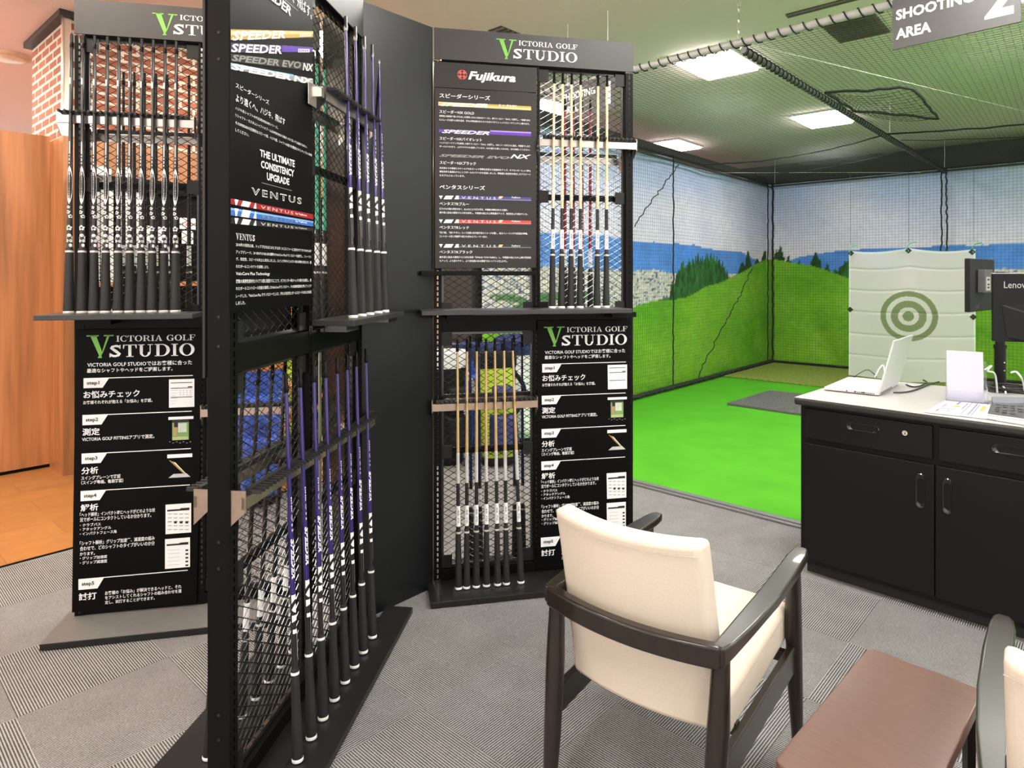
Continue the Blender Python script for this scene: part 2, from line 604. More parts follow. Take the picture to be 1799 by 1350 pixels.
def carpet_mat():
    m = bpy.data.materials.new('carpet_tiles')
    m.use_nodes = True
    nt = m.node_tree
    N, L = nt.nodes, nt.links
    b = N['Principled BSDF']
    b.inputs['Roughness'].default_value = 0.95
    b.inputs['Specular IOR Level'].default_value = 0.1
    tc = N.new('ShaderNodeTexCoord')
    mp = N.new('ShaderNodeMapping')
    mp.vector_type = 'TEXTURE'
    mp.inputs['Location'].default_value = (-0.301, 2.167, 0)
    mp.inputs['Rotation'].default_value = (0, 0, BAX)
    L.new(tc.outputs['Object'], mp.inputs[0])
    ck = N.new('ShaderNodeTexChecker')
    ck.inputs['Scale'].default_value = 1 / 0.46
    L.new(mp.outputs[0], ck.inputs['Vector'])
    ws = []
    for ax in 'XY':
        w = N.new('ShaderNodeTexWave')
        w.bands_direction = ax
        w.inputs['Scale'].default_value = 0.314 / 0.0082
        w.inputs['Distortion'].default_value = 1.3
        w.inputs['Detail'].default_value = 3
        w.inputs['Detail Scale'].default_value = 6
        L.new(mp.outputs[0], w.inputs['Vector'])
        ws.append(w)
    mx = N.new('ShaderNodeMix')
    mx.data_type = 'FLOAT'
    L.new(ck.outputs['Fac'], mx.inputs['Factor'])
    L.new(ws[0].outputs['Fac'], mx.inputs['A'])
    L.new(ws[1].outputs['Fac'], mx.inputs['B'])
    no = N.new('ShaderNodeTexNoise')
    no.inputs['Scale'].default_value = 260
    no.inputs['Detail'].default_value = 3
    L.new(tc.outputs['Object'], no.inputs['Vector'])
    no2 = N.new('ShaderNodeTexNoise')
    no2.inputs['Scale'].default_value = 7
    L.new(tc.outputs['Object'], no2.inputs['Vector'])
    ad = N.new('ShaderNodeMath')
    ad.operation = 'MULTIPLY_ADD'
    L.new(no.outputs['Fac'], ad.inputs[0])
    ad.inputs[1].default_value = 0.8
    L.new(mx.outputs['Result'], ad.inputs[2])
    ad2 = N.new('ShaderNodeMath')
    ad2.operation = 'MULTIPLY_ADD'
    L.new(no2.outputs['Fac'], ad2.inputs[0])
    ad2.inputs[1].default_value = 0.25
    L.new(ad.outputs[0], ad2.inputs[2])
    cr = N.new('ShaderNodeValToRGB')
    cr.color_ramp.elements[0].position = 0.40
    cr.color_ramp.elements[0].color = (0.050, 0.048, 0.047, 1)
    cr.color_ramp.elements[1].position = 0.98
    cr.color_ramp.elements[1].color = (0.385, 0.38, 0.377, 1)
    mr = N.new('ShaderNodeMath')
    mr.operation = 'MULTIPLY'
    mr.inputs[1].default_value = 0.70
    L.new(ad2.outputs[0], mr.inputs[0])
    L.new(mr.outputs[0], cr.inputs[0])
    L.new(cr.outputs[0], b.inputs['Base Color'])
    bp = N.new('ShaderNodeBump')
    bp.inputs['Strength'].default_value = 0.5
    bp.inputs['Distance'].default_value = 0.003
    L.new(ad.outputs[0], bp.inputs['Height'])
    L.new(bp.outputs[0], b.inputs['Normal'])
    return m


def brick_mat(name, c1, c2, mortar, bw, rh, ms, mode='wall', rough=0.8, bump=0.5):
    m = bpy.data.materials.new(name)
    m.use_nodes = True
    nt = m.node_tree
    N, L = nt.nodes, nt.links
    b = N['Principled BSDF']
    b.inputs['Roughness'].default_value = rough
    tc = N.new('ShaderNodeTexCoord')
    sp = N.new('ShaderNodeSeparateXYZ')
    cb = N.new('ShaderNodeCombineXYZ')
    L.new(tc.outputs['Object'], sp.inputs[0])
    if mode == 'wall':
        ad = N.new('ShaderNodeMath')
        L.new(sp.outputs[0], ad.inputs[0])
        L.new(sp.outputs[1], ad.inputs[1])
        L.new(ad.outputs[0], cb.inputs[0])
        L.new(sp.outputs[2], cb.inputs[1])
    else:
        L.new(sp.outputs[0], cb.inputs[0])
        L.new(sp.outputs[1], cb.inputs[1])
    br = N.new('ShaderNodeTexBrick')
    br.inputs['Scale'].default_value = 1.0
    br.inputs['Brick Width'].default_value = bw
    br.inputs['Row Height'].default_value = rh
    br.inputs['Mortar Size'].default_value = ms
    br.inputs['Color1'].default_value = (*c1, 1)
    br.inputs['Color2'].default_value = (*c2, 1)
    br.inputs['Mortar'].default_value = (*mortar, 1)
    L.new(cb.outputs[0], br.inputs['Vector'])
    no = N.new('ShaderNodeTexNoise')
    no.inputs['Scale'].default_value = 12
    no.inputs['Detail'].default_value = 5
    L.new(tc.outputs['Object'], no.inputs['Vector'])
    mr = N.new('ShaderNodeMapRange')
    mr.inputs[3].default_value = 0.75
    mr.inputs[4].default_value = 1.25
    L.new(no.outputs['Fac'], mr.inputs[0])
    vm = N.new('ShaderNodeVectorMath')
    vm.operation = 'SCALE'
    L.new(br.outputs['Color'], vm.inputs[0])
    L.new(mr.outputs[0], vm.inputs['Scale'])
    L.new(vm.outputs[0], b.inputs['Base Color'])
    bp = N.new('ShaderNodeBump')
    bp.invert = True
    bp.inputs['Strength'].default_value = bump
    bp.inputs['Distance'].default_value = 0.006
    L.new(br.outputs['Fac'], bp.inputs['Height'])
    L.new(bp.outputs[0], b.inputs['Normal'])
    return m


# ------------------------------------------------------------------ room shell
CZ = 3.32                                            # ceiling height
B2 = Vector((0.667, 0.745, 0))                       # room axes on the floor
A2 = Vector((-0.745, 0.667, 0))
CORNER = Vector((4.22, 10.64, 0))                    # far corner of the driving cage
LEDGE = fl(0, 998)                                   # carpet / wood seam passes here along B

o = MB().box(-9, 11, -4, 14, -0.05, 0).build('floor', carpet_mat())
struct(o)
wf = Fr(LEDGE.x - 4 * B2.x, LEDGE.y - 4 * B2.y, B2.x, B2.y)
WOODF = brick_mat('wood_floor_planks', (0.48, 0.225, 0.075), (0.40, 0.17, 0.05), (0.30, 0.13, 0.05), 0.62, 0.26, 0.003, 'floor', 0.35, 0.1)
o = MB().box(0, 6.2, 0.004, 8, 0, 0.004).build('floor_wood', WOODF, mtx=wf.M)
struct(o)
o = MB().box(0, 6.2, -0.006, 0.006, 0, 0.006).build('trim_floor_seam', BLK, mtx=wf.M)
struct(o)
o = MB().box(-9, 11, -4, 14, CZ, CZ + 0.1).build('ceiling', CEIL)
struct(o)
# pillar clad in wood below and brick above; wood partition beside it
pc = fl(111, 838)
pil = Fr(pc.x, pc.y, B2.x, B2.y)
BRICK = brick_mat('red_brick', (0.42, 0.13, 0.07), (0.30, 0.09, 0.05), (0.72, 0.62, 0.52), 0.21, 0.068, 0.011)
wz = 2.43
o = MB().box(0, 2.6, 0, 1.0, 0.0, wz).build('wall_pillar_wood', WOODP, mtx=pil.M)
struct(o)
o = MB().box(0.03, 2.6, 0.03, 1.0, wz, CZ - 0.001).build('wall_pillar_brick', BRICK, mtx=pil.M)
struct(o)
o = MB().box(-0.03, 2.62, -0.03, 1.0, CZ - 0.045, CZ).build('trim_pillar_crown', mat('crown_trim', (0.03, 0.02, 0.014), 0.5), mtx=pil.M)
struct(o)
m = MB().box(0.0, 0.05, 0.0, 0.012, wz, CZ - 0.046).box(0.0, 0.012, 0.0, 0.05, wz, CZ - 0.046)
struct(m.build('trim_pillar_corner', mat('corner_metal', (0.75, 0.66, 0.55), 0.25, 0.8), mtx=pil.M))
o = MB().box(-4.2, -0.001, 0.335, 0.40, 0.03, 2.47).build('wall_left_partition', WOODP, mtx=pil.M)
struct(o)
o = MB().box(-4.2, -0.001, 0.35, 0.40, 0.0, 0.03).build('baseboard_left', BLK, mtx=pil.M)
struct(o)
# dark upper wall round the far side of the cage, open shop beyond the left side
back = Fr(CORNER.x - 0.35 * 0.667, CORNER.y + 0.5, 0.745, -0.667)
o = MB().box(-0.4, 9, 0.35, 0.45, 0, CZ).build('wall_back', DWALL, mtx=back.M)
struct(o)
left = Fr(CORNER.x - 8.2 * B2.x, CORNER.y - 8.2 * B2.y, B2.x, B2.y)
o = MB().box(1.55, 8.6, 0.26, 0.40, 2.94, 3.12).build('trim_cage_beam', DWALL, mtx=left.M)
struct(o)
o = MB().box(1.60, 8.6, 0.28, 0.36, 0, 2.94).build('wall_cage_left', DWALL, mtx=left.M)
struct(o)
e0 = left.P(1.58, -0.32, 0)
ef = Fr(e0.x, e0.y, 0.745, -0.667)
o = MB().box(-0.30, 0.10, 0.0, 0.05, 0, 3.12).build('trim_cage_end', DWALL, mtx=ef.M)
struct(o)
o = MB().box(-9, 11, 13.9, 14, 0, CZ).build('wall_far', BEIGE)
struct(o)
# ceiling lamps on the shop's grid
L1, La, Lb = Vector((1.797, 5.78, 0)), Vector((1.913, 2.04, 0)), Vector((-1.378, 1.59, 0))
lm = Matrix(((0.672, -0.741, 0, 0), (0.741, 0.672, 0, 0), (0, 0, 1, 0), (0, 0, 0, 1)))
names = {(0, 0): 'square bright ceiling light nearest the front pipe of the net cage', (1, 0): 'bright ceiling light above the middle of the net cage',
         (1, 1): 'small bright ceiling light over the far left corner of the cage', (0, 1): 'bright ceiling light seen through the mesh of the right rack'}
protos = {}
for a in range(-4, 3):
    for b_ in range(-4, 6):
        p = L1 + La * a + Lb * b_
        if not (-6.5 < p.x < 8 and -2.6 < p.y < 11) or (a, b_) in ((2, 0), (2, -1), (2, 1), (1, -1)):
            continue
        warm = p.x < -1.2 or b_ >= 3
        M = Matrix.Translation((p.x, p.y, CZ)) @ lm
        if warm not in protos:
            t = thing('ceiling_light', '', 'ceiling light', M)
            f = MB()
            for x0, x1, y0, y1 in ((-0.38, 0.38, -0.26, -0.235), (-0.38, 0.38, 0.235, 0.26), (-0.38, -0.355, -0.235, 0.235), (0.355, 0.38, -0.235, 0.235)):
                f.box(x0, x1, y0, y1, -0.02, 0)
            f.build('frame', LFRAME, t)
            MB().box(-0.355, 0.355, -0.235, 0.235, -0.038, -0.002).build('diffuser', LIGHTW if warm else LIGHTM, t)  # glowing sides set proud of the frame, added to throw light onto the ceiling
            reg(t)
            protos[warm] = t
        else:
            t = copy_tree(protos[warm], M)
        t['label'] = names.get((a, b_), 'warm ceiling light panel over the wood floored side of the shop' if warm else 'white ceiling light panel over the carpeted side of the shop')
        t['group'] = 'ceiling lights'
# round ceiling fitting far left
t = thing('round_ceiling_light', 'round pale ceiling fitting above the orange wood partition', 'ceiling light', Matrix.Translation(at(14, 97, 5.6)))
t.location.z = CZ
MB().lathe([(0.16, 0), (0.16, -0.02), (0.13, -0.035)], 24).build('ring', BEIGE, t, smooth=True)
MB().lathe([(0.125, -0.035), (0.11, -0.042), (0.02, -0.046)], 24).build('lens', mat('lens', (0.9, 0.75, 0.6), 0.3), t, smooth=True)
# air grilles in the ceiling
for px, py, sx, sy, lab in ((1500, 45, 0.62, 0.36, 'dark louvred square air vent in the ceiling behind the hanging sign'), (1447, 10, 0.06, 0.5, 'long narrow dark slot vent in the ceiling at the top edge'),
                            (886, 56, 0.22, 0.14, 'dark ceiling vent peeking over the top of the right rack')):
    d = F * (CZ - H) / (HZ - py)
    p = Vector(((px - CX) / F * d, d, CZ))
    t = thing('ceiling_vent', lab, 'vent', Matrix.Translation(p) @ lm, 'ceiling vents')
    MB().box(-sx / 2, sx / 2, -sy / 2, sy / 2, -0.006, -0.001).build('backing', GRILLE, t)
    m = MB()
    n = max(2, int(sx / 0.045))
    for i in range(n):
        x = -sx / 2 + (i + 0.5) * sx / n
        m.box(x - 0.008, x + 0.008, -sy / 2, sy / 2, -0.016, -0.006)
    m.build('slats', mat('vent_slat', (0.16, 0.15, 0.11), 0.6), t)

# ------------------------------------------------------------------ display racks
RT = 2.57                       # rack height
TH = 0.062                      # post depth
FR = Fr(-0.359, 3.004, 0.979, 0.204)       # right rack
FL = Fr(-1.798, 2.690, 0.979, 0.208)       # left rack
FF = Fr(-0.740, 1.721, 0.122, 0.9926)      # front rack, seen along its length
RW = 0.971
ZU0, ZU1, ZL0, ZL1 = 1.245, 2.42, 0.075, 1.17     # upper and lower bay
SHZ = 1.280                     # top of the shelf


def post_mesh(x0, x1):
    """slotted upright: two flanges joined by rungs, with slots through the front"""
    b = MB()
    xm = (x0 + x1) / 2
    s = 0.0035
    b.box(x0, xm - s, 0, 0.004, 0.03, RT - 0.15)
    b.box(xm + s, x1, 0, 0.004, 0.03, RT - 0.15)
    z = 0.03
    while z < RT - 0.17:
        b.box(xm - s, xm + s, 0, 0.004, z, z + 0.009)
        z += 0.025
    b.box(x0, x0 + 0.003, 0.004, TH, 0.03, RT - 0.15)
    b.box(x1 - 0.003, x1, 0.004, TH, 0.03, RT - 0.15)
    return b


def end_post(x0, x1, holes):
    b = post_mesh(x0, x1)
    return b


def expanded(x0, x1, z0, z1, y=0.03, pw=0.050, ph=0.031):
    """expanded metal: two families of slanted strands clipped to the bay"""
    b = MB()
    for sgn in (1, -1):
        k = ph / pw * sgn
        w = x1 - x0
        c0 = z0 - max(0, k * w)
        c1 = z1 - min(0, k * w)
        n0 = math.floor((c0 - z0) / ph)
        n1 = math.ceil((c1 - z0) / ph)
        for i in range(n0, n1 + 1):
            c = z0 + i * ph + (0.003 if sgn > 0 else 0.003)
            pts = []
            xa, xb = x0, x1
            za, zb = c, c + k * w
            # clip to z range
            def clip(xa, za, xb, zb):
                for lim, low in ((z0, True), (z1, False)):
                    fa = (za < lim) if low else (za > lim)
                    fb = (zb < lim) if low else (zb > lim)
                    if fa and fb:
                        return None
                    if fa or fb:
                        t_ = (lim - za) / (zb - za)
                        xi = xa + t_ * (xb - xa)
                        if fa:
                            xa, za = xi, lim
                        else:
                            xb, zb = xi, lim
                return xa, za, xb, zb
            r = clip(xa, za, xb, zb)
            if r is None or abs(r[2] - r[0]) < 0.004:
                continue
            y_ = y + (0.0012 if sgn > 0 else -0.0012)
            b.bar((r[0], y_, r[1]), (r[2], y_, r[3]), 0.0023, 0.0020, up=(0, 0.8, 0.6))
    return b


def bracket_holder(parent, x0, x1, z, front=True, back=False):
    """slotted shaft rest: steel bar with a black rubber comb and end plates; parts of the rack"""
    for side in ([1] if front else []) + ([-1] if back else []):
        yf = -0.030 if side > 0 else TH + 0.030
        s = -side
        b = MB().box(x0, x1, min(yf, yf + s * 0.012), max(yf, yf + s * 0.012), z - 0.045, z - 0.012)
        h = b.build('holder_bar', BRONZ if z < 1 else SILV, parent, bevel=0.001)
        c = MB()
        n = int((x1 - x0 - 0.04) / 0.021)
        c.box(x0 + 0.02, x1 - 0.02, min(yf, yf + s * 0.014), max(yf, yf + s * 0.014), z - 0.012, z + 0.006)
        for i in range(n + 1):
            x = x0 + 0.02 + i * (x1 - x0 - 0.04) / n
            c.bar((x, yf + s * 0.010, z - 0.002), (x, yf + s * 0.044, z - 0.002), 0.007, 0.010)
        c.build('rubber_comb', RUB, h)
        for x in (x0, x1 - 0.003):
            pl = MB()
            ya, yb = sorted((yf + s * 0.012, yf - s * 0.03))
            pl.add([(x + d_, y_, z_) for d_ in (0, 0.003) for y_, z_ in ((ya, z - 0.05), (yb, z - 0.09), (yb, z + 0.005), (ya, z + 0.005))],
                   [(0, 1, 2, 3), (7, 6, 5, 4), (0, 4, 5, 1), (1, 5, 6, 2), (2, 6, 7, 3), (3, 7, 4, 0)])
            pl.build('end_plate', BRONZ if z < 1 else SILV, h)


def rack(fr, label, wide=RW, base=(-0.03, RW, 0.20, 0.22), shelf=None, hdr_y=-0.004, screws=True):
    t = thing('shaft_display_rack', label, 'display rack', fr.M, 'shaft display racks')
    xm = wide / 2
    for x0, x1 in ((0, 0.036), (xm - 0.012, xm + 0.012), (wide - 0.036, wide)):
        post_mesh(x0, x1).build('post', BLK, t)
    # base board and feet
    bb = MB()
    if fr is FF:
        bb.box(base[0], base[1], -base[2], -0.075, 0.004, 0.028).box(base[0], 0.985, -0.075, 0.10, 0.004, 0.028).box(base[0], 0.75, 0.10, base[3], 0.004, 0.028)
    else:
        bb.box(base[0], base[1], -base[2], base[3], 0.004, 0.028)
    bb.build('base_board', mat('base_board', (0.012, 0.0115, 0.011), 0.4, spec=0.35), t, bevel=0.002)
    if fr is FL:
        MB().box(base[0] + 0.001, base[1] - 0.001, -base[2] + 0.001, base[3] - 0.001, 0.028, 0.030).build('top_sheet', mat('base_board_lit', (0.17, 0.165, 0.16), 0.4), t)  # paler sheet paints in the lamplight falling on the left base board
    # rails
    for z0, z1 in ((0.03, ZL0), (ZL1, ZU0), (ZU1, ZU1 + 0.03)):
        MB().box(0.036, wide - 0.036, 0.002, TH - 0.002, z0, z1).build('cross_rail', BLK, t, bevel=0.002)
    for z in (1.795, 0.60):
        for x0, x1 in ((0.036, xm - 0.012), (xm + 0.012, wide - 0.036)):
            MB().box(x0, x1, 0.034, 0.046, z, z + 0.028).build('mid_rail', BLK, t)
    for x0, x1 in ((0.036, xm - 0.012), (xm + 0.012, wide - 0.036)):
        for z0, z1 in ((ZU0, ZU1), (ZL0, ZL1)):
            e = expanded(x0 + 0.010, x1 - 0.010, z0, z1)
            for a_, b_, c_, d_ in ((x0, x1, z0, z0 + 0.012), (x0, x1, z1 - 0.012, z1), (x0, x0 + 0.012, z0, z1), (x1 - 0.012, x1, z0, z1)):
                e.box(a_, b_, 0.024, 0.036, c_, d_)
            e.build('mesh_panel', MESHM, t)
            for zz in (z0 + 0.004, z1 - 0.062, 1.78 if z0 > 1 else 0.585):
                for xx in (x0, x1 - 0.05):
                    MB().box(xx, xx + 0.05, 0.012, 0.020, zz, zz + 0.058).build('gusset_plate', mat('gusset_grey', (0.014, 0.013, 0.012), 0.4, spec=0.3), t)
    if shelf:
        MB().box(shelf[0], shelf[1], -shelf[2], 0.0, SHZ - 0.020, SHZ).build('shelf', mat('shelf_board', (0.034, 0.033, 0.032), 0.36), t, bevel=0.002)
        for x in (max(0.05, shelf[0] + 0.06), shelf[1] - 0.06):
            MB().box(x, x + 0.12, -0.10, -0.006, SHZ - 0.045, SHZ - 0.021).build('shelf_bracket', CHROME if fr is FF else BLK, t)
    return t


u_l, _ = FL.uz(58, 556, 0.20)
u_r, _ = FR.uz(741, 548, 0.20)
RR = rack(FR, 'black mesh rack on the right with gold shafts and red logo board', base=(-0.03, 0.93, 0.20, 0.22), shelf=(u_r, FR.u(1111, 0.20), 0.20))
RL = rack(FL, 'black mesh rack on the left with ten black shafts upright', base=(-0.04, 0.90, 0.20, 0.22), shelf=(u_l, 0.50, 0.20))
RF = rack(FF, 'tall black mesh rack nearest, edge on, with purple shafts', wide=0.99, base=(-0.03, 1.08, 0.19, 0.30), shelf=(0.50, 1.09, 0.15))
xm = RW / 2
bracket_holder(RR, xm + 0.004, RW + 0.004, 2.085)
bracket_holder(RR, -0.012, xm - 0.004, 0.86)
bracket_holder(RR, 0.03, RW - 0.03, 0.86, False, True)
bracket_holder(RR, 0.03, RW - 0.03, 2.03, False, True)
bracket_holder(RL, -0.05, xm - 0.02, 2.095)
bracket_holder(RL, xm + 0.004, RW, 0.88)
bracket_holder(RL, 0.03, RW - 0.03, 2.05, False, True)
bracket_holder(RF, 0.52, 1.03, 2.075)
bracket_holder(RF, 0.0, 1.03, 0.86)
bracket_holder(RF, 0.0, 1.0, 0.86, False, True)
bracket_holder(RF, 0.52, 1.0, 2.06, False, True)
# front rack: solid end face towards the camera, with bolt holes, and strip with screws
m = MB().box(-0.004, -0.0005, 0.0, TH, 0.03, RT)
e = m.build('end_face', BLK, RF)
for z in (1.245, 1.322, 0.66, 0.73, 0.21, 0.275, 2.0, 2.07):
    MB().tube([(-0.006, 0.030, z), (-0.0038, 0.030, z)], 0.0042, 10).build('bolt_hole', INK, e)
MB().box(0.495, 0.512, -0.030, -0.026, 0.16, 1.17).build('price_rail', SILV, RF)


# ------------------------------------------------------------------ headers (parts of their racks)
def header(fr, t, w, z0, marks):
    u0, u1 = 0.0, w
    b = MB().box(u0, u1, -0.006, 0.0, z0, RT)
    o = b.build('header_panel', HDR, t, bevel=0.0015)
    return o


class Flat(Board):
    """lettering carrier on an existing part (its own origin at the rack's)"""

    def __init__(s, fr, off, part, eps=0.0012, mapping=None):
        s.fr, s.off, s.o = fr, off, part
        s.map = mapping or (lambda x, y: (x, y))
        s.u0 = s.z0 = 0.0
        s.eps = off + eps
        s.mb, s.mats = MB(), []


hR = header(FR, RR, RW, 2.425, None)
hL = header(FL, RL, RW, 2.425, None)
hF = header(FF, RF, 0.99, 2.41, None)
for fr, off, part, V, I, S in ((FR, 0.006, hR, (871.7, 67.5, 907.5, 102.8), (911, 71, 1014, 80), (901.7, 85, 1014, 103)),
                               (FL, 0.006, hL, (267.5, 22, 311.6, 60.5), (316, 26, 442, 35.3), (304.8, 41.6, 442, 60.5))):
    k = Flat(fr, off, part)
    k.eps = off + 0.001
    k.se('V', *V, GRN, lift=1.0)
    k.se('ICTORIA GOLF', *I, WHT, lift=1.05)
    k.se('STUDIO', *S, WHT, lift=1.1)
    k.done()


# ------------------------------------------------------------------ step posters on the lower bays
def step_poster(fr, corners, label, mapping, name='step_poster'):
    p = Board(name, fr, 0.012, corners, 0.005, PST, label, 'poster', mapping=None)
    p.map = mapping
    p.se('V', 152.4, 589.4, 200, 629.7, GRN)
    p.se('ICTORIA GOLF', 204.5, 590, 343, 600.7, WHT)
    p.se('STUDIO', 192.7, 606, 342, 628.4, WHT, lift=1.8)
    p.t('VICTORIA GOLF STUDIOではお客様に合った', 153.7, 637, 337.5, 645.5, WHT, 0.012)
    p.t('最適なシャフトやヘッドをご提案します。', 153, 648, 303.5, 655.6, WHT, 0.012)
    for k, (x, y0, y1, n) in enumerate(((147, 666.3, 682.4, 'step1'), (145, 731, 747.5, 'step2'), (143.5, 798.8, 815.4, 'step3'), (141.8, 864.6, 881, 'step4'), (138, 1019.4, 1037, 'step5'))):
        xr, yr = p.level(x, y0, x + 44)
        A = p.loc(x, y0)
        D = p.loc(x, y1)
        x1 = p.fr.u(p.map(x + 44.5, y0)[0], p.off) - p.u0
        x2 = p.fr.u(p.map(x + 33.5, y0)[0], p.off) - p.u0
        x3 = p.fr.u(p.map(x + 192, y0)[0], p.off) - p.u0
        y_ = A[1]
        p.mb.quad([A[:1] + (y_, A[2]), D[:1] + (y_, D[2]), (x2, y_, D[2]), (x1, y_, A[2])], p.mi(WHT))
        p.mb.quad([(A[0], y_, A[2] + 0.0035), (A[0], y_, A[2]), (x3, y_, A[2]), (x3, y_, A[2] + 0.0035)], p.mi(WHT))
        p.t(n, x + 6, y0 + 3.6, x + 28, y0 + 11.8, INK, 0.02, lift=2.2)
    R = p.t
    R('お悩みチェック', 147, 687.6, 245.7, 700.5, WHT, 0.02)
    R('お客様それぞれが抱える「お悩み」を確認。', 146.5, 704.4, 268, 711, WHT, 0.012)
    R('測定', 145, 753, 175.7, 766, WHT, 0.02)
    R('VICTORIA GOLF FITTINGアプリで測定。', 144.4, 768.5, 271.4, 776, WHT, 0.012)
    R('分析', 143.3, 821.6, 173, 834, WHT, 0.02)
    R('スイングプレーンで確認', 143, 837, 212, 844, WHT, 0.012)
    R('（スイング動画、軌跡確認）', 143, 845, 217, 852, WHT, 0.012)
    R('解析', 141.8, 886.6, 173, 899, WHT, 0.02)
    for tx, y0, y1, x1 in (('「ヘッド解析」インパクト時にヘッドがどのような状', 901.5, 908.7, 272.7), ('況でボールにコンタクトしているか分かります。', 910, 917.5, 266), ('・クラブパス', 920.5, 926, 177.5), ('・アタックアングル', 928, 933.5, 195.7),
                           ('・インパクトフェース角', 935.5, 941.6, 205), ('「シャフト解析」グリップ加速度、減速度の組み', 951.5, 959, 272), ('合わせで、どのシャフトのタイプがいいのか分', 960.5, 968.4, 272), ('かります。', 971, 977, 167),
                           ('・グリップ加速度', 978.7, 984.4, 188.7), ('・グリップ減速度', 986.5, 992.5, 188.7)):
        R(tx, 140.6, y0, x1, y1, WHT, 0.012)
    R('試打', 138.7, 1042.8, 170, 1055.7, WHT, 0.02)
    R('お客様の「お悩み」が解決できるヘッドと、それ', 184.8, 1039, 319, 1046, WHT, 0.012)
    R('をアシストしてくれるシャフトの組み合わせを選', 184.8, 1047.3, 319, 1054, WHT, 0.012)
    R('定し、試打することができます。', 184.8, 1055.7, 272, 1062, WHT, 0.012)
    p.done()
    # screenshots printed at the right
    s = Board.__new__(Board)
    s.__dict__.update(p.__dict__)
    s.mb, s.mats = MB(), []

    def rc(x0, y0, x1, y1, m, lift=1.0):
        A, D = s.loc(x0, y0), s.loc(x0, y1)
        u1 = s.fr.u(s.map(x1, y0)[0], s.off) - s.u0
        y_ = -s.eps * lift
        s.mb.quad([(A[0], y_, A[2]), (D[0], y_, D[2]), (u1, y_, D[2]), (u1, y_, A[2])], s.mi(m))
    GP = mat('pale_grey_print', (0.55, 0.55, 0.55), 0.5)
    rc(297, 667, 341.6, 716.6, WHT)
    for y in (672.5, 698):
        rc(300, y, 338, y + 1.2, INK, 1.4)
    rc(330, 679, 338, 680.6, INK, 1.4)
    rc(300, 682, 338, 683.2, INK, 1.4)
    for i in range(4):
        for j in range(3):
            rc(316 + i * 6, 686 + j * 3.6, 317.5 + i * 6, 687.2 + j * 3.6, GREY, 1.4)
    for j in range(6):
        rc(300, 686 + j * 4.6, 312 - (j % 3) * 2, 686.7 + j * 4.6, GP, 1.4)
    rc(296, 733, 340, 738, WHT)
    rc(302.7, 738.6, 331.8, 774, mat('photo_green', (0.20, 0.34, 0.10), 0.5))
    rc(302.7, 738.6, 331.8, 743, INK, 1.4)
    rc(313, 744, 328, 760, mat('photo_pale', (0.55, 0.62, 0.50), 0.5), 1.4)
    rc(304.5, 746, 311, 766, mat('photo_tan', (0.45, 0.28, 0.14), 0.5), 1.5)
    rc(306, 741, 313, 751, INK, 1.6)
    rc(303, 768, 331, 773.5, mat('photo_lawn', (0.42, 0.50, 0.22), 0.5), 1.4)
    for i in range(7):
        rc(297 + i * 6, 776 + (i % 2) * 2, 300 + i * 6, 777 + (i % 2) * 2, GREY, 1.2)
    rc(294, 799, 338, 805.5, WHT)
    for k, (m_, dx) in enumerate(((GOLD, 0), (mat('copper_print', (0.35, 0.12, 0.04), 0.5), 3), (WHT, 9), (GOLDL, 6))):
        s.mb.quad([s.loc(297 + dx, 809 + dx * 0.4, 1.2), s.loc(299 + dx, 809 + dx * 0.4, 1.2), s.loc(325 + dx * 0.3, 833, 1.2), s.loc(323 + dx * 0.3, 833, 1.2)], s.mi(m_))
    s.mb.quad([s.loc(305, 833, 1.1), s.loc(328, 832, 1.1), s.loc(335, 838, 1.1), s.loc(296, 840, 1.1)], s.mi(GP))
    for x0, y0, x1, y1 in ((291, 887, 336, 939), (290, 947.6, 334, 1000)):
        rc(x0, y0, x1, y1, WHT)
        rc(x0 + 26, y0 + 6, x1 - 3, y0 + 8, INK, 1.4)
        rc(x0 + 3, y0 + 9, x1 - 3, y0 + 12, INK, 1.4)
        for j in range(5):
            for i in range(4):
                if y0 < 940:
                    rc(x0 + 4 + i * 10, y0 + 16 + j * 6.8, x0 + 11 + i * 10, y0 + 17.2 + j * 6.8, GREY if j != 2 else INK, 1.4)
            if y0 > 940:
                rc(x0 + 36, y0 + 18 + j * 6.6, x0 + 41, y0 + 21 + j * 6.6, INK, 1.4)
                rc(x0 + 5, y0 + 19 + j * 6.6, x0 + 26, y0 + 19.8 + j * 6.6, GP, 1.4)
        if y0 < 940:
            for i in range(3):
                rc(x0 + 15 + i * 10, y0 + 29, x0 + 20 + i * 10, y0 + 33, INK, 1.5)
    sc = s.mb.build('screenshot_prints', s.mats, p.o)
    return p


step_poster(FL, ((133, 579), (357, 577), (345.5, 1061), (126, 1077)), 'black poster of five steps on the left rack, beside the wood floor', lambda x, y: (x, y))


def to_right(x, y):
    y2 = 641 + (y - 666.3) * 0.865
    return 955.4 + (x + 0.026 * (y - 589) - 152.4) * 0.767 - 0.008 * (y2 - 576), y2


step_poster(FR, ((944, 563), (1106, 562), (1106, 985), (943, 999)), 'black poster of five steps on the right rack, behind the cream chair', to_right)

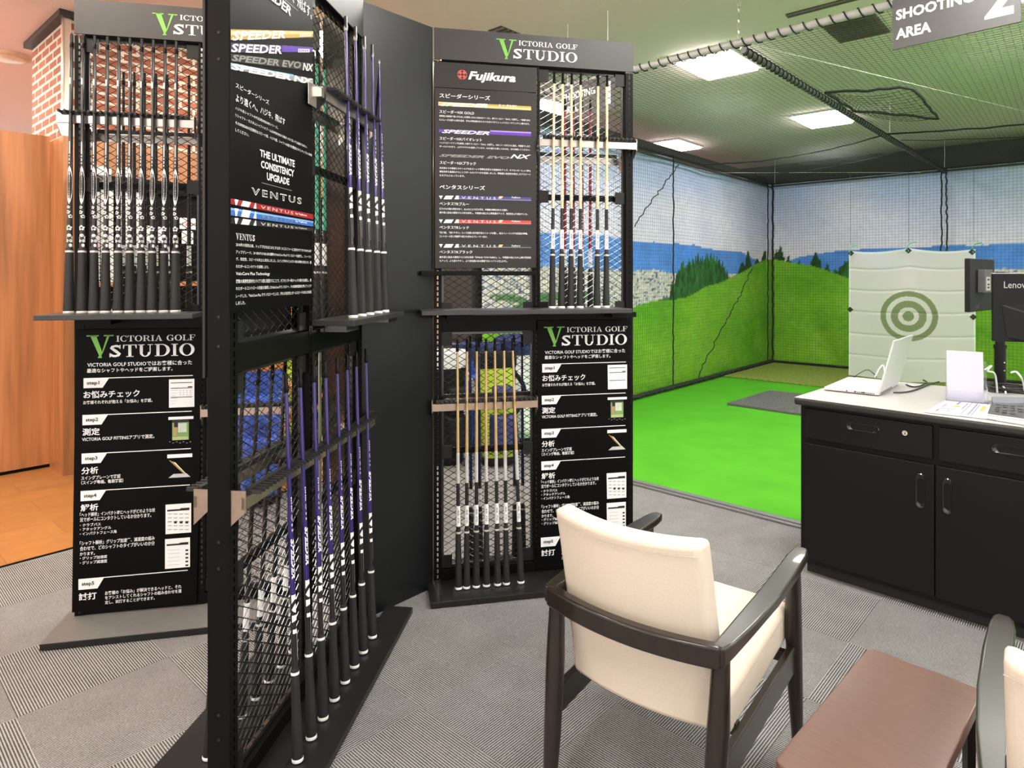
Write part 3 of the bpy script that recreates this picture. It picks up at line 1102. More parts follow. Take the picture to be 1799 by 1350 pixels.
# ------------------------------------------------------------------ shaft maker's board on the right rack
tp = Board('title_board', FR, 0.016, ((763.5, 107.5), (943, 119), (943, 163), (763.5, 153)), 0.010, PSG, 'charcoal title board with red round emblem above the shaft list poster', 'sign')
k = tp
cx, cz = tp.loc(812, 131.4)[0], tp.loc(812, 131.4)[2]
R_ = 0.0225
for q in range(4):
    vs, fs = _ring(0, 0, R_, R_, R_ * 0.80, R_ * 0.80, 90 * q + 5, 90 * q + 85, 10)
    tp.mb.add([(cx + x, -0.0014, cz + y) for x, y in vs], fs, tp.mi(REDL))
    a = math.radians(90 * q + 45)
    vs, fs = _ring(0.52 * R_ * math.cos(a), 0.52 * R_ * math.sin(a), R_ * 0.30, R_ * 0.30, 0.0001, 0.0001, 0, 360, 12)
    tp.mb.add([(cx + x, -0.0014, cz + y) for x, y in vs], fs, tp.mi(REDL))
tp.t('Fujikura', 822.5, 125, 906, 144.5, WHT, 0.035, 0.25)
tp.done()

fb = Board('shaft_list_poster', FR, 0.014, ((763.5, 153.5), (943, 164), (942, 471), (764, 472)), 0.006, PSG, 'charcoal poster listing six shafts with coloured bars on the right rack', 'poster')


def band(p, x0, yt, x1, yb, m, lift=1.0):
    A, D = p.loc(x0, yt), p.loc(x0, yb)
    u1 = p.fr.u(p.map(x1, yt)[0], p.off) - p.u0
    y_ = -p.eps * lift
    p.mb.quad([(A[0], y_, A[2]), (D[0], y_, D[2]), (u1, y_, D[2]), (u1, y_, A[2])], p.mi(m))


t_ = fb.t
t_('スピーダーシリーズ', 771.7, 163.5, 861, 171.8, WHT, 0.02)
band(fb, 770, 178.8, 933, 185.6, GOLDL)
band(fb, 850, 182.6, 933, 185.6, GOLD, 1.3)
t_('SPEEDER', 773, 180.2, 857, 186.4, WHT, 0.03, 0.35, y1t=182.6, y1b=190)
t_('0 = DHX', 876, 183.4, 908, 186.6, WHT, 0.02)
t_('スピーダーNX GOLD', 771.7, 193, 833, 199, WHT, 0.015)
t_('高弾道＆強弾道で高い打ち出しを実現したNX GREENをベースに、新テクノロジー「DHX」を搭載し、一体感のある', 771.7, 202, 931, 205.5, WHT, 0.015)
t_('たスムーズな振り心地を追求。手元の剛性感を抑えタメを作りやすくしヘッドスピードアップへと導きます。', 771.7, 208.6, 930, 212.2, WHT, 0.015)
band(fb, 771, 227, 933, 232.4, VIOL)
band(fb, 861, 229, 933, 231.4, mat('lilac_print', (0.42, 0.28, 0.72), 0.4), 1.3)
t_('SPEEDER', 776, 227.4, 860, 234, WHT, 0.03, 0.35)
t_('スピーダーNXバイオレット', 772, 240, 846.6, 246, WHT, 0.015)
t_('ヘッドスピードアップを実現した新テクノロジー「DHX」を搭載し、NXシリーズがさらに進化。中間部でしなり', 772, 249, 931, 252.6, WHT, 0.015)
t_('ボールのつかまり、上がりやすさも追求しています。NXを超えた新しいDHXを、ぜひ体感してください。', 772, 255.6, 931, 259, WHT, 0.015)
t_('SPEEDER EVO', 771, 270.6, 895, 275.4, GREY, 0.04, 0.4)
t_('NX', 896, 271, 933, 278.4, WHT, 0.03, 0.4)
t_('スピーダーNXブラック', 772.4, 282.5, 836, 288.6, WHT, 0.015)
t_('先端部から中間部にかけトルクを抑えヘッド挙動を安定させ直進性をアップ。オフセンターヒット時も', 772, 293.4, 932, 297, WHT, 0.015)
t_('慣性効率を最適化することでボールのバラつきを低減しました。剛性感と安定性を両立したアスリート', 772, 299.8, 932, 303.4, WHT, 0.015)
t_('なモデルとなっています。', 772, 306.3, 816.5, 310, WHT, 0.015)
t_('ペンタスシリーズ', 772, 324.4, 852, 332.2, WHT, 0.02)
for y0, x0, m_, nm, ls in ((344, 805, mat('indigo_print', (0.06, 0.06, 0.28), 0.4), 'ペンタスTRブルー', (('穏やかな中調の剛性を抑く、BLACKにより打ち手元、中間部の剛性を抑えた設計。', 892), ('最外層に独自の開発クロス材を採用し、中間部の捻じれと剛性感がアップ、安定性をより高めている。', 927))),
                           (385.8, 804, mat('scarlet_print', (0.70, 0.055, 0.05), 0.4), 'ペンタスTRレッド', (('「走り感」「振りやすい」という言葉の先中調子系のイメージを覆し、粘るフィーリングや安定性が特徴。', 927), ('コントロール性と飛距離の高さを求めるプレーヤー向け。', 856))),
                           (429, 804, mat('bar_black', (0.02, 0.02, 0.02), 0.3), 'ペンタスTRブラック', (('最外層に独自の開発クロス材を採用「SPREAD TOW FABRIC」し、中間部の捻じれの上昇が安定性', 933), ('をアップ。より振りやすく、より安定感のある弾道でるシャフトに仕上げた。', 891)))):
    band(fb, x0, y0, 933, y0 + 6.6, m_)
    band(fb, x0, y0 + 4.6, 933, y0 + 5.6, GREY, 1.2)
    for xs in ((771, 778, 774.5, 774.5), (783, 797, 793, 779), (801.5, 806, 806, 798)):
        fb.q([(xs[0], y0), (xs[3], y0 + 6.4), (xs[2], y0 + 6.4), (xs[1], y0)], WHT, 1.4)
    t_('VENTUS', 811, y0 + 1.2, 871, y0 + 5.4, WHT, 0.0, 0.0, 1.6)
    fb.q([(877, y0 + 1), (875, y0 + 5.4), (881, y0 + 5.4), (884, y0 + 1)], GOLDL, 1.5)
    t_('Fujikura', 899, y0 + 1.6, 914, y0 + 5.2, WHT, 0.02)
    t_(nm, 772, y0 + 10.8, 772 + 6.2 * len(nm) * 0.93, y0 + 16.6, WHT, 0.015)
    for i, (l_, x1) in enumerate(ls):
        t_(l_, 772, y0 + 21 + i * 6.6, x1, y0 + 24.8 + i * 6.6, WHT, 0.015)
fb.done()
b = MB().box(FR.u(740, 0.06), FR.u(942, 0.06), -0.065, 0.0, 1.432, 1.452)
tray = b.build('poster_ledge', BLK, RR, bevel=0.0015)

# ------------------------------------------------------------------ tall poster on the near rack
vp = Board('tall_poster', FF, 0.020, ((404, -160), (550, -40), (548.5, 536), (404, 550)), 0.006, PST, 'tall black shaft poster facing right on the nearest rack', 'poster')
p = vp
p.t('より遠くへ、ハジキ、飛ばす。', 425, -103, 547, -76, WHT, 0.005)
p.t('SPEEDER', 446, -45, 510, -24, WHT, 0.03, 0.25, y1t=12, y1b=29)
p.q([(470, -26), (470, -25), (523, 19.2), (523, 18.4)], GREY)
p.q([(404.5, 51.6), (404.5, 70.2), (549.5, 65.4), (549.5, 54.8)], GOLD)
p.q([(404.5, 54.5), (404.5, 62), (549.5, 59.4), (549.5, 55.6)], GOLDL, 1.2)
p.t('SPEEDER', 406.5, 54, 500, 71.6, WHT, 0.03, 0.2, y1t=54, y1b=67.5)
p.q([(526, 58.4), (526, 64.6), (546, 63.6), (546, 58.6)], WHT, 1.4)
p.t('DHX', 527.5, 59.6, 545, 63.4, GOLD, 0.02, lift=2.0, y1t=59.8, y1b=63)
p.q([(404.5, 75), (404.5, 92.4), (549.5, 91.5), (549.5, 83)], mat('violet_dark_print', (0.035, 0.012, 0.10), 0.4))
p.q([(495, 79.5), (495, 91.4), (549.5, 91), (549.5, 83.4)], VIOL, 1.2)
p.t('SPEEDER', 404.8, 76.5, 494, 91.6, WHT, 0.03, 0.15, y1t=80, y1b=95)
p.q([(523, 85.5), (523, 92.2), (543, 92), (543, 86.2)], WHT, 1.4)
p.t('DHX', 524.5, 86.8, 542, 91.2, VIOL, 0.02, lift=2.0, y1t=87, y1b=91)
p.q([(404.5, 94), (404.5, 108), (549.5, 125), (549.5, 112)], mat('bar_black', (0.02, 0.02, 0.02), 0.3))
p.t('SPEEDER EVO', 406, 95.5, 528, 107, GREY, 0.03, 0.2, y1t=108.5, y1b=121)
p.t('NX', 531, 110, 549.5, 123.5, WHT, 0.03, 0.2, y1t=113, y1b=126)
p.q([(404.5, 110), (404.5, 121), (549.5, 148), (549.5, 139)], GREY)
p.q([(404.5, 111), (404.5, 115.5), (515, 134.5), (515, 131)], CYAN, 1.2)
p.t('SPEEDER NX', 405, 110.5, 549, 122, WHT, 0.05, 0.1, y1t=138.5, y1b=149)
p.t('スピーダーシリーズ', 413, 144.5, 471.5, 153.8, WHT, 0.01)
p.t('より遠くへ、ハジキ、飛ばす', 413, 164, 500, 178.3, WHT, 0.01)
for l_, y0, y1, x1 in (('ハジキ系シャフトの代名詞SPEEDERシリーズ。', 186.7, 192.3, 487.5), ('リシャフト・カスタムシャフトのブームはSPEEDERから始まったと言っても過言ではない。', 199, 204.8, 539), ('そのSPEEDERの圧倒的なスピード感、ハジキ感、シャフトの走りを豊富なラインナップから体感', 212.3, 218.3, 547), ('してください。', 225, 230.8, 436)):
    p.t(l_, 412.4, y0, x1, y1, WHT, 0.008)
p.t('THE ULTIMATE', 455.6, 262, 516.8, 275, WHT, 0.03, y1t=282, y1b=294.5)
p.t('CONSISTENCY', 457.4, 281.4, 515.8, 294.8, WHT, 0.03, y1t=299, y1b=311.4)
p.t('UPGRADE', 467.8, 303, 507.3, 316.6, WHT, 0.03, y1t=313.8, y1b=325.8)
p.q([(459, 320.6), (459, 321.6), (512, 335.6), (512, 334.8)], GREY)
p.t('VENTUS', 440.4, 329, 529, 342, WHT, 0.03, 0.0, 1.35, y1t=348, y1b=359.5)
p.t('VENTUS', 441.2, 330.8, 528.2, 340.4, PST, -0.012, 0.0, 1.35, y1t=349.6, y1b=358, lift=2.2)
for (a0, a1, b0, b1), m_, wm in (((348.7, 358.9, 377, 386), RED, WHT), ((364.8, 378.6, 389, 398.3), BLUEP, WHT), ((382, 392.7, 401, 406.5), mat('bar_black', (0.02, 0.02, 0.02), 0.3), WHT)):
    Y = lambda x, f: (a0 + (b0 - a0) * (x - 405) / 146.0) * (1 - f) + (a1 + (b1 - a1) * (x - 405) / 146.0) * f
    p.q([(404.5, Y(404.5, 0)), (404.5, Y(404.5, 1)), (549.8, Y(549.8, 1)), (549.8, Y(549.8, 0))], m_)
    if m_ is BLUEP:
        p.q([(404.5, Y(404.5, 0.05)), (404.5, Y(404.5, .3)), (549.8, Y(549.8, .3)), (549.8, Y(549.8, 0.05))], mat('sky_print', (0.25, 0.50, 0.85), 0.4), 1.2)
    for xa, xb, xc, xd in ((411, 418, 415, 412.5), (426, 440, 436, 422), (447.5, 449, 449.5, 444)):
        p.q([(xa, Y(xa, 0)), (xd, Y(xd, 1)), (xc, Y(xc, 1)), (xb, Y(xb, 0))], WHT, 1.4)
    p.t('VENTUS', 457, Y(457, .25), 514, Y(457, .8), GREY if m_ is BLUEP else WHT, 0.0, 0.0, 1.3, y1t=Y(514, .25), y1b=Y(514, .8), lift=1.8)
    p.t('by Fujikura', 518, Y(518, .3), 538, Y(518, .75), WHT, 0.02, y1t=Y(538, .3), y1b=Y(538, .75), lift=1.8)
p.se('VENTUS', 413.2, 409.6, 446.6, 421, WHT)
for l_, y0, y1, x1 in (('2018年の発売以来、トッププロをはじめとする多くのゴルファーに支持されてきたVENTUSが', 426.6, 432.8, 546), ('アップグレード。24 VENTUS BLUEは最新のVeloCore Plusテクノロジーを搭載し、フィーリン', 439.7, 445.6, 546), ('グ、安定性、スピードの向上に成功しました。スイング中やインパクト時の挙動を安定させ、優', 452, 458, 546),
                       ('れたボールコンタクトを実現します。', 465, 471, 471), ('複数の高弾性素材をバイアス層に配置することで、オフセンター時のヘッドの動きを制限し、優', 491, 498, 546), ('れたボールコントロール性能を実現したVeloCoreテクノロジー、その高弾性素材を更にアップグ', 504, 510.4, 546), ('レードした、"VeloCore Plus テクノロジー"による、更なる安定性とボールスピードの向上を実現', 517.4, 523.9, 546), ('しました。', 530, 536.2, 430)):
    p.t(l_, 413.4, y0, x1, y1, WHT, 0.008)
p.t('VeloCore Plus Technology', 413.4, 478, 473, 485.4, WHT, 0.01)
p.done()
# bent steel clip of the rest that shows beside the tall poster
m = MB()
u5, z5 = FF.uz(548, 158, 0.04)
m.box(u5 - 0.004, u5 + 0.06, -0.030, -0.028, z5 - 0.045, z5 + 0.03)
m.box(u5 + 0.06, u5 + 0.085, -0.046, -0.028, z5 - 0.005, z5 + 0.03)
m.build('steel_clip', SILV, RF, bevel=0.001)
# board on the hidden left face of the near rack: only its edge shows
lb = MB().box(0.0, 0.50, TH + 0.010, TH + 0.017, 1.16, RT - 0.02)
o = lb.build('side_board', PSG, None, mtx=FF.M)
tag(o, 'poster board seen edge on along the left of the nearest rack', 'poster')

# ------------------------------------------------------------------ filler panels between the racks
p0, p1 = Vector((-0.624, 2.709, 0)), Vector((-0.362, 3.0, 0))
fp = Fr(p0.x, p0.y, (p1 - p0).x, (p1 - p0).y)
o = MB().box(0, (p1 - p0).length, 0, 0.02, 0.0, RT).build('filler_panel', SLATE, mtx=fp.M, bevel=0.002)
tag(o, 'tall blank slate grey panel joining the nearest and right racks', 'panel', 'filler panels')
p0, p1 = Vector((-0.835, 2.885, 0)), Vector((-0.69, 2.715, 0))
fp2 = Fr(p0.x, p0.y, (p1 - p0).x, (p1 - p0).y)
o = MB().box(0, (p1 - p0).length, 0, 0.02, 0.0, RT).build('filler_panel', SLATE, mtx=fp2.M, bevel=0.002)
tag(o, 'blank dark panel behind the mesh of the nearest rack', 'panel', 'filler panels')

# ------------------------------------------------------------------ golf shafts


def patch(mb, z0, z1, a0, a1, r0, r1, mi=0, n=5):
    vs, fs = [], []
    for i in range(n + 1):
        a = math.radians(a0 + (a1 - a0) * i / n)
        vs += [(r0 * math.sin(a), -r0 * math.cos(a), z0), (r1 * math.sin(a), -r1 * math.cos(a), z1)]
    for i in range(n):
        fs.append((2 * i, 2 * i + 2, 2 * i + 3, 2 * i + 1))
    mb.add(vs, fs, mi)


def wrap(mb, vf, z0, z1, a0, a1, r, mi=0):
    vs, fs = vf
    out = []
    for x, y in vs:
        a = math.radians(a0 + (a1 - a0) * y)
        out.append((r * math.sin(a), -r * math.cos(a), z1 - x * (z1 - z0)))
    mb.add(out, fs, mi)


def blob(mb, z, a, rz, ra, r, mi=0, n=9):
    vs = [(r * math.sin(math.radians(a)), -r * math.cos(math.radians(a)), z)]
    for i in range(n):
        t_ = 2 * math.pi * i / n
        aa = math.radians(a + ra * math.cos(t_))
        vs.append((r * math.sin(aa), -r * math.cos(aa), z + rz * math.sin(t_)))
    mb.add(vs, [(0, 1 + i, 1 + (i + 1) % n) for i in range(n)], mi)


def rad(z, L):
    return (1.15 if L > 1.12 else 1.0) * (0.0088 - 0.0036 * max(0, (z - 0.26)) / (L - 0.26))


def make_shaft(kind, L=1.12, steel=False):
    t = thing('golf_shaft', 'x', 'golf shaft')
    segs = {'black': [(0.25, GBLK), (L, GBLK)],
            'gold': [(0.25, GBLK), (0.36, GBLK), (0.465, SSIL), (0.60, SGOLD), (L, SGOLD)],
            'goldup': [(0.25, GBLK), (0.36, GBLK), (0.465, SSIL), (0.47, SGOLDL), (L, SGOLDL)],
            'purple': [(0.25, GBLK), (0.47, GBLK), (0.471, PURP), (L, PURP)],
            'red': [(0.25, GBLK), (0.33, SRED), (L, SRED)],
            'navy': [(0.25, GBLK), (0.40, SNAVY), (L, SNAVY)],
            'green': [(0.25, GBLK), (0.42, SGREEN), (L, SGREEN)]}[kind]
    mats = []
    prof = []
    for i, (z, m_) in enumerate(segs):
        if m_ not in mats:
            mats.append(m_)
        nz = segs[i + 1][0] if i + 1 < len(segs) else z
        prof.append((rad(z, L), z, mats.index(m_)))
    MB().lathe(prof, 12).build('tube', mats, t, smooth=True)
    # sleeve on the tip
    zt = L - 0.012
    sl = MB().lathe([(0.0066, L - 0.055), (0.0074, L - 0.05), (0.0074, L - 0.035), (0.0058, L - 0.033), (0.0058, L), (0.0040, L + 0.002)], 12)
    sl.build('tip_sleeve', GUN if steel else BLK, t, smooth=True)
    # grip
    q = 1.22 if kind == 'black' else 1.0
    g = MB().lathe([(r_ * q, z_) for r_, z_ in ((0.0158, 0.006), (0.0166, 0.02), (0.0156, 0.06), (0.0136, 0.14), (0.0124, 0.22), (0.0119, 0.252), (0.0104, 0.262))], 14)
    g = g.build('grip', GRIP, t, smooth=True)
    MB().lathe([(r_ * q, z_) for r_, z_ in ((0.0160, 0.0), (0.0169, 0.003), (0.0169, 0.008), (0.0160, 0.010))], 14).build('butt_ring', WHT if kind != 'black' else SSIL, g, smooth=True)
    MB().lathe([(r_ * q, z_) for r_, z_ in ((0.0121, 0.243), (0.0125, 0.245), (0.0125, 0.249), (0.0120, 0.251))], 14).build('grip_ring', WHT if kind == 'purple' else SSIL, g, smooth=True)
    k = MB()
    e = 0.0004
    if kind == 'black':
        mm = [WHT, INK, GREY]
        # silver emblem lens
        n = 14
        for i in range(n):
            f0, f1 = i / n, (i + 1) / n
            w0, w1 = 74 * math.sin(math.pi * f0) ** 0.6, 74 * math.sin(math.pi * f1) ** 0.6
            z0, z1 = 0.437 + 0.155 * f0, 0.437 + 0.155 * f1
            r0, r1 = rad(z0, L) + e, rad(z1, L) + e
            vs = []
            for a, r, z in ((-w0, r0, z0), (0, r0, z0), (w0, r0, z0), (w1, r1, z1), (0, r1, z1), (-w1, r1, z1)):
                vs.append((r * math.sin(math.radians(a)), -r * math.cos(math.radians(a)), z))
            k.add(vs, [(0, 1, 4, 5), (1, 2, 3, 4)], 0)
        wrap(k, glyphs('Diamana', 0.0, 0.2), 0.46, 0.57, -20, 20, rad(0.5, L) + 2 * e, 1)
        for z, a, s_ in ((0.425, -20, 0.004), (0.405, -25, 0.005), (0.388, 35, 0.005), (0.342, 0, 0.007), (0.30, 5, 0.012)):
            for i in range(5):
                t_ = 2 * math.pi * i / 5 + 0.3
                blob(k, z + s_ * math.sin(t_), a + math.degrees(s_ / 0.0078) * math.cos(t_), s_ * 0.55, math.degrees(s_ * 0.55 / 0.0078), rad(z, L) + e, 0, 7)
        blob(k, 0.272, 40, 0.007, 34, rad(0.272, L) + e, 0)
        for z0, z1 in ((0.64, 0.69), (0.612, 0.622), (0.628, 0.634), (0.60, 0.606)):
            patch(k, z0, z1, -16, 4, rad(z0, L) + e, rad(z1, L) + e, 0)
        patch(k, 0.925, 0.950, -45, 5, rad(0.94, L) + e, rad(0.94, L) + e, 0)
        k.build('marking', mm, t)
    elif kind in ('gold', 'goldup'):
        mm = [WHT, INK, SSIL]
        for i in range(5):
            z0 = 0.36 + i * 0.021
            patch(k, z0, z0 + 0.013, -80 + 30 * (i % 2), 20 + 40 * (i % 2), rad(z0, L) + e, rad(z0, L) + e, 1)
        if kind == 'gold':
            wrap(k, glyphs('SPEEDER', 0.03), 0.48, 0.59, -60, 60, rad(0.5, L) + e, 2)
        else:
            wrap(k, glyphs('SPEEDER', 0.03), 0.50, 0.60, -60, 60, rad(0.5, L) + e, 0)
        k.build('marking', mm, t)
        s_ = MB()
        patch(s_, 0.275, 0.365, -75, 75, rad(0.26, L) + 2 * e, rad(0.36, L) + 2 * e)
        sk = s_.build('sticker', WHT, t)
        w = MB()
        wrap(w, glyphs('48 70', 0.02), 0.29, 0.35, -25, 25, rad(0.3, L) + 4 * e, 0)
        w.build('sticker_print', GREY, sk)
    elif kind == 'purple':
        mm = [WHT, GBLK]
        wrap(k, glyphs('SPEEDER', 0.05, 0.2), 0.515, 0.63, -70, 20, rad(0.55, L) + e, 0)
        wrap(k, glyphs('DHX ◇ 5 S', 0.02), 0.65, 0.75, -40, 0, rad(0.7, L) + e, 0)
        # black and white leaf pattern
        for i, (z0, z1) in enumerate(((0.445, 0.47), (0.418, 0.445), (0.392, 0.418))):
            n = 6
            for j in range(n):
                a0, a1 = -90 + 180 * j / n, -90 + 180 * (j + 1) / n
                h0, h1 = math.sin(math.pi * j / n), math.sin(math.pi * (j + 1) / n)
                b0, b1 = (z0 + 0.012 * h0, z0 + 0.012 * h1) if i == 0 else ((z0 + 0.010 * (1 - h0), z0 + 0.010 * (1 - h1)) if i == 1 else (z0 + 0.004 * h0, z0 + 0.004 * h1))
                t0, t1 = (z1, z1) if i == 0 else ((z0 + 0.010 + 0.016 * h0, z0 + 0.010 + 0.016 * h1) if i == 1 else (z1 - 0.006, z1 - 0.006))
                r = rad(z0, L) + e
                vs = [(r * math.sin(math.radians(a)), -r * math.cos(math.radians(a)), z) for a, z in ((a0, b0), (a1, b1), (a1, t1), (a0, t0))]
                k.add(vs, [(0, 1, 2, 3)], 0)
        patch(k, 0.360, 0.372, -80, 80, rad(0.36, L) + e, rad(0.36, L) + e, 0)
        patch(k, 0.290, 0.362, 5, 75, rad(0.29, L) + e, rad(0.36, L) + e, 0)
        k.build('marking', mm, t)
    elif kind in ('red', 'navy', 'green'):
        patch(k, 0.275, 0.365, -178, 178, rad(0.26, L) + 2 * e, rad(0.36, L) + 2 * e, 0, 16)
        for i in range(5):
            z0 = 0.40 + i * 0.03
            patch(k, z0, z0 + 0.016, -70, 60, rad(z0, L) + e, rad(z0, L) + e, 0)
        k.build('marking', [WHT, WHT], t)
    reg(t)
    return t


def shaft_mtx(Pb, Pt, N):
    z = (Pt - Pb).normalized()
    y = -N
    y = (y - z * y.dot(z)).normalized()
    x = y.cross(z)
    M = Matrix((x, y, z)).transposed().to_4x4()
    M.translation = Pb
    return M


def set_shafts(proto, fr, pts, z, zt, label, group, off=0.1, off_t=0.041):
    first = proto.get('placed') is None
    n = len(pts)
    for i, (ub, ut) in enumerate(pts):
        M = shaft_mtx(fr.P(ub, off, z), fr.P(ut, off_t, zt), fr.N if off > 0 else -fr.N)
        if first and i == 0:
            proto['placed'] = 1
            proto.matrix_world = M
            o = proto
        else:
            o = copy_tree(proto, M)
        lb_ = label(i) if callable(label) else label
        o['label'] = lb_
        o['group'] = group
    del first


ORD = ['first', 'second', 'third', 'fourth', 'fifth', 'sixth', 'seventh', 'eighth', 'ninth', 'tenth']
pr = {k: make_shaft(k, steel=False, L=1.13 if k == 'black' else 1.11) for k in ('black', 'gold', 'goldup', 'purple', 'red', 'navy', 'green')}
pts = [(FL.u(a, 0.1), FL.u(b, 0.041)) for a, b in zip((121, 144, 165, 185, 207.3, 228, 248, 267, 288, 308), (126, 146, 166.8, 189, 209, 228.7, 249.4, 269.5, 290.2, 309.8))]
set_shafts(pr['black'], FL, pts, SHZ, SHZ + 1.13, lambda i: f'black shaft with white blossoms, {ORD[i]} from the left on the left shelf', 'black shafts on the left rack')
pts = [(FR.u(a, 0.1), FR.u(b, 0.041)) for a, b in zip((970, 986.3, 1002.7, 1019, 1048.6, 1065), (973.8, 988.9, 1004.5, 1020.4, 1051, 1066.7))]
set_shafts(pr['goldup'], FR, pts, SHZ, SHZ + 1.11, lambda i: f'pale gold shaft on the right shelf, {ORD[i]} of six from the left', 'gold shafts on the right shelf')
pts = [(FR.u(a, 0.1), FR.u(b, 0.041)) for a, b in zip((805.6, 819.8, 836.7, 854.8, 874.3, 889.6, 915.2), (803.5, 820.6, 837.7, 853.8, 869.2, 885.5, 900))]
set_shafts(pr['gold'], FR, pts, 0.031, 1.15, lambda i: f'gold shaft standing on the right base board, {ORD[i]} from the left', 'gold shafts on the right base board')
pts = [(FF.u(a, 0.1), FF.u(b, 0.041)) for a, b in zip((620.8, 635.9, 649.8, 664.9, 676.7), (607, 624, 639.7, 653.5, 665))]
set_shafts(make_shaft('purple', 1.11, True), FF, pts, SHZ, SHZ + 1.11, lambda i: f"purple shaft on the nearest rack's upper shelf, {ORD[i]} from the near side", 'purple shafts on the upper shelf')
pts = [(FF.u(a, 0.1), FF.u(b, 0.041)) for a, b in zip((523, 547, 567.7, 588, 606.6, 623, 638.5, 654.6), (502, 527, 551, 571.6, 592, 609.5, 625.5, 642.7))]
set_shafts(pr['purple'], FF, pts, 0.031, 1.14, lambda i: f"purple shaft on the nearest rack's base board, {ORD[i]} from the near side", 'purple shafts on the base board')
# shafts on the far sides, seen through the mesh
ob, ot = -TH - 0.1, -TH - 0.041
pts = [(FR.u(a, ob), FR.u(a, ot)) for a in (992.6, 1007.5, 1022.6, 1037)]
set_shafts(pr['red'], FR, pts, 1.20, 2.31, lambda i: f'dark red shaft behind the right mesh, {ORD[i]} of four from the left', 'red shafts behind the mesh', ob, ot)
pts = [(FR.u(a, ob), FR.u(b, ot)) for a, b in zip((828, 844, 904.6, 919), (826, 841, 903, 917))]
set_shafts(pr['navy'], FR, pts, 0.031, 1.14, lambda i: f'dark navy shaft behind the lower right mesh, {ORD[i]} from the left', 'navy shafts behind the mesh', ob, ot)
pb = make_shaft('navy', 1.11)
pts = [(FL.u(a, ob), FL.u(a, ot)) for a in (217, 236, 254, 274, 294, 332)]
for c in KIDS[pb.name]:
    if c.name.startswith('tube'):
        c.data = c.data.copy()
        c.data.materials[1] = GBLK
set_shafts(pb, FL, pts, 1.20, 2.31, lambda i: f'plain black shaft behind the left mesh, {ORD[i]} of six from the left', 'black shafts behind the mesh', ob, ot)
pts = [(FF.u(a, ob), FF.u(a, ot)) for a in (557, 570)]
set_shafts(pr['green'], FF, pts, 1.20, 2.31, lambda i: ('green shaft behind the upper mesh of the nearest rack, beside the tall poster', 'green shaft behind the upper mesh of the nearest rack, farther from the tall poster')[i], 'green shafts behind the mesh', ob, ot)
pts = [(0.16 + 0.09 * i, 0.16 + 0.09 * i) for i in range(8)]
set_shafts(pb, FF, pts, 0.031, 1.14, lambda i: f"black shaft on the nearest rack's far side, {ORD[i]} from the camera", 'black shafts on the far side', ob, ot)
for fr, u0, u1, root in ((FR, 0.5, 0.95, RR), (FL, 0.06, 0.95, RL), (FF, 0.3, 0.98, RF)):
    MB().box(u0, u1, TH, TH + 0.17, 1.18, 1.198).build('rear_shelf', BLK, root, bevel=0.002)

# ------------------------------------------------------------------ driving cage: mural, nets, pipes
ND = 2.92
lf = Fr(CORNER.x - 8.2 * B2.x, CORNER.y - 8.2 * B2.y, B2.x, B2.y)
bf = Fr(CORNER.x, CORNER.y, 0.745, -0.667)


def noise2(x, y, seed=0):
    xi, yi = np.floor(x).astype(int), np.floor(y).astype(int)
    xf, yf = x - xi, y - yi
    r = np.random.default_rng(seed).random((256, 256))
    g = lambda a, b: r[a % 256, b % 256]
    sx, sy = xf * xf * (3 - 2 * xf), yf * yf * (3 - 2 * yf)
    return (g(xi, yi) * (1 - sx) + g(xi + 1, yi) * sx) * (1 - sy) + (g(xi, yi + 1) * (1 - sx) + g(xi + 1, yi + 1) * sx) * sy


def fbm(x, y, seed=0, o=4):
    s, a = 0, 0.5
    for i in range(o):
        s = s + a * noise2(x * 2 ** i, y * 2 ** i, seed + i)
        a /= 2
    return s


def curve(fr, pts, off):
    a = sorted(fr.uz(x, y, off) for x, y in pts)
    return [p_[0] for p_ in a], [p_[1] for p_ in a]


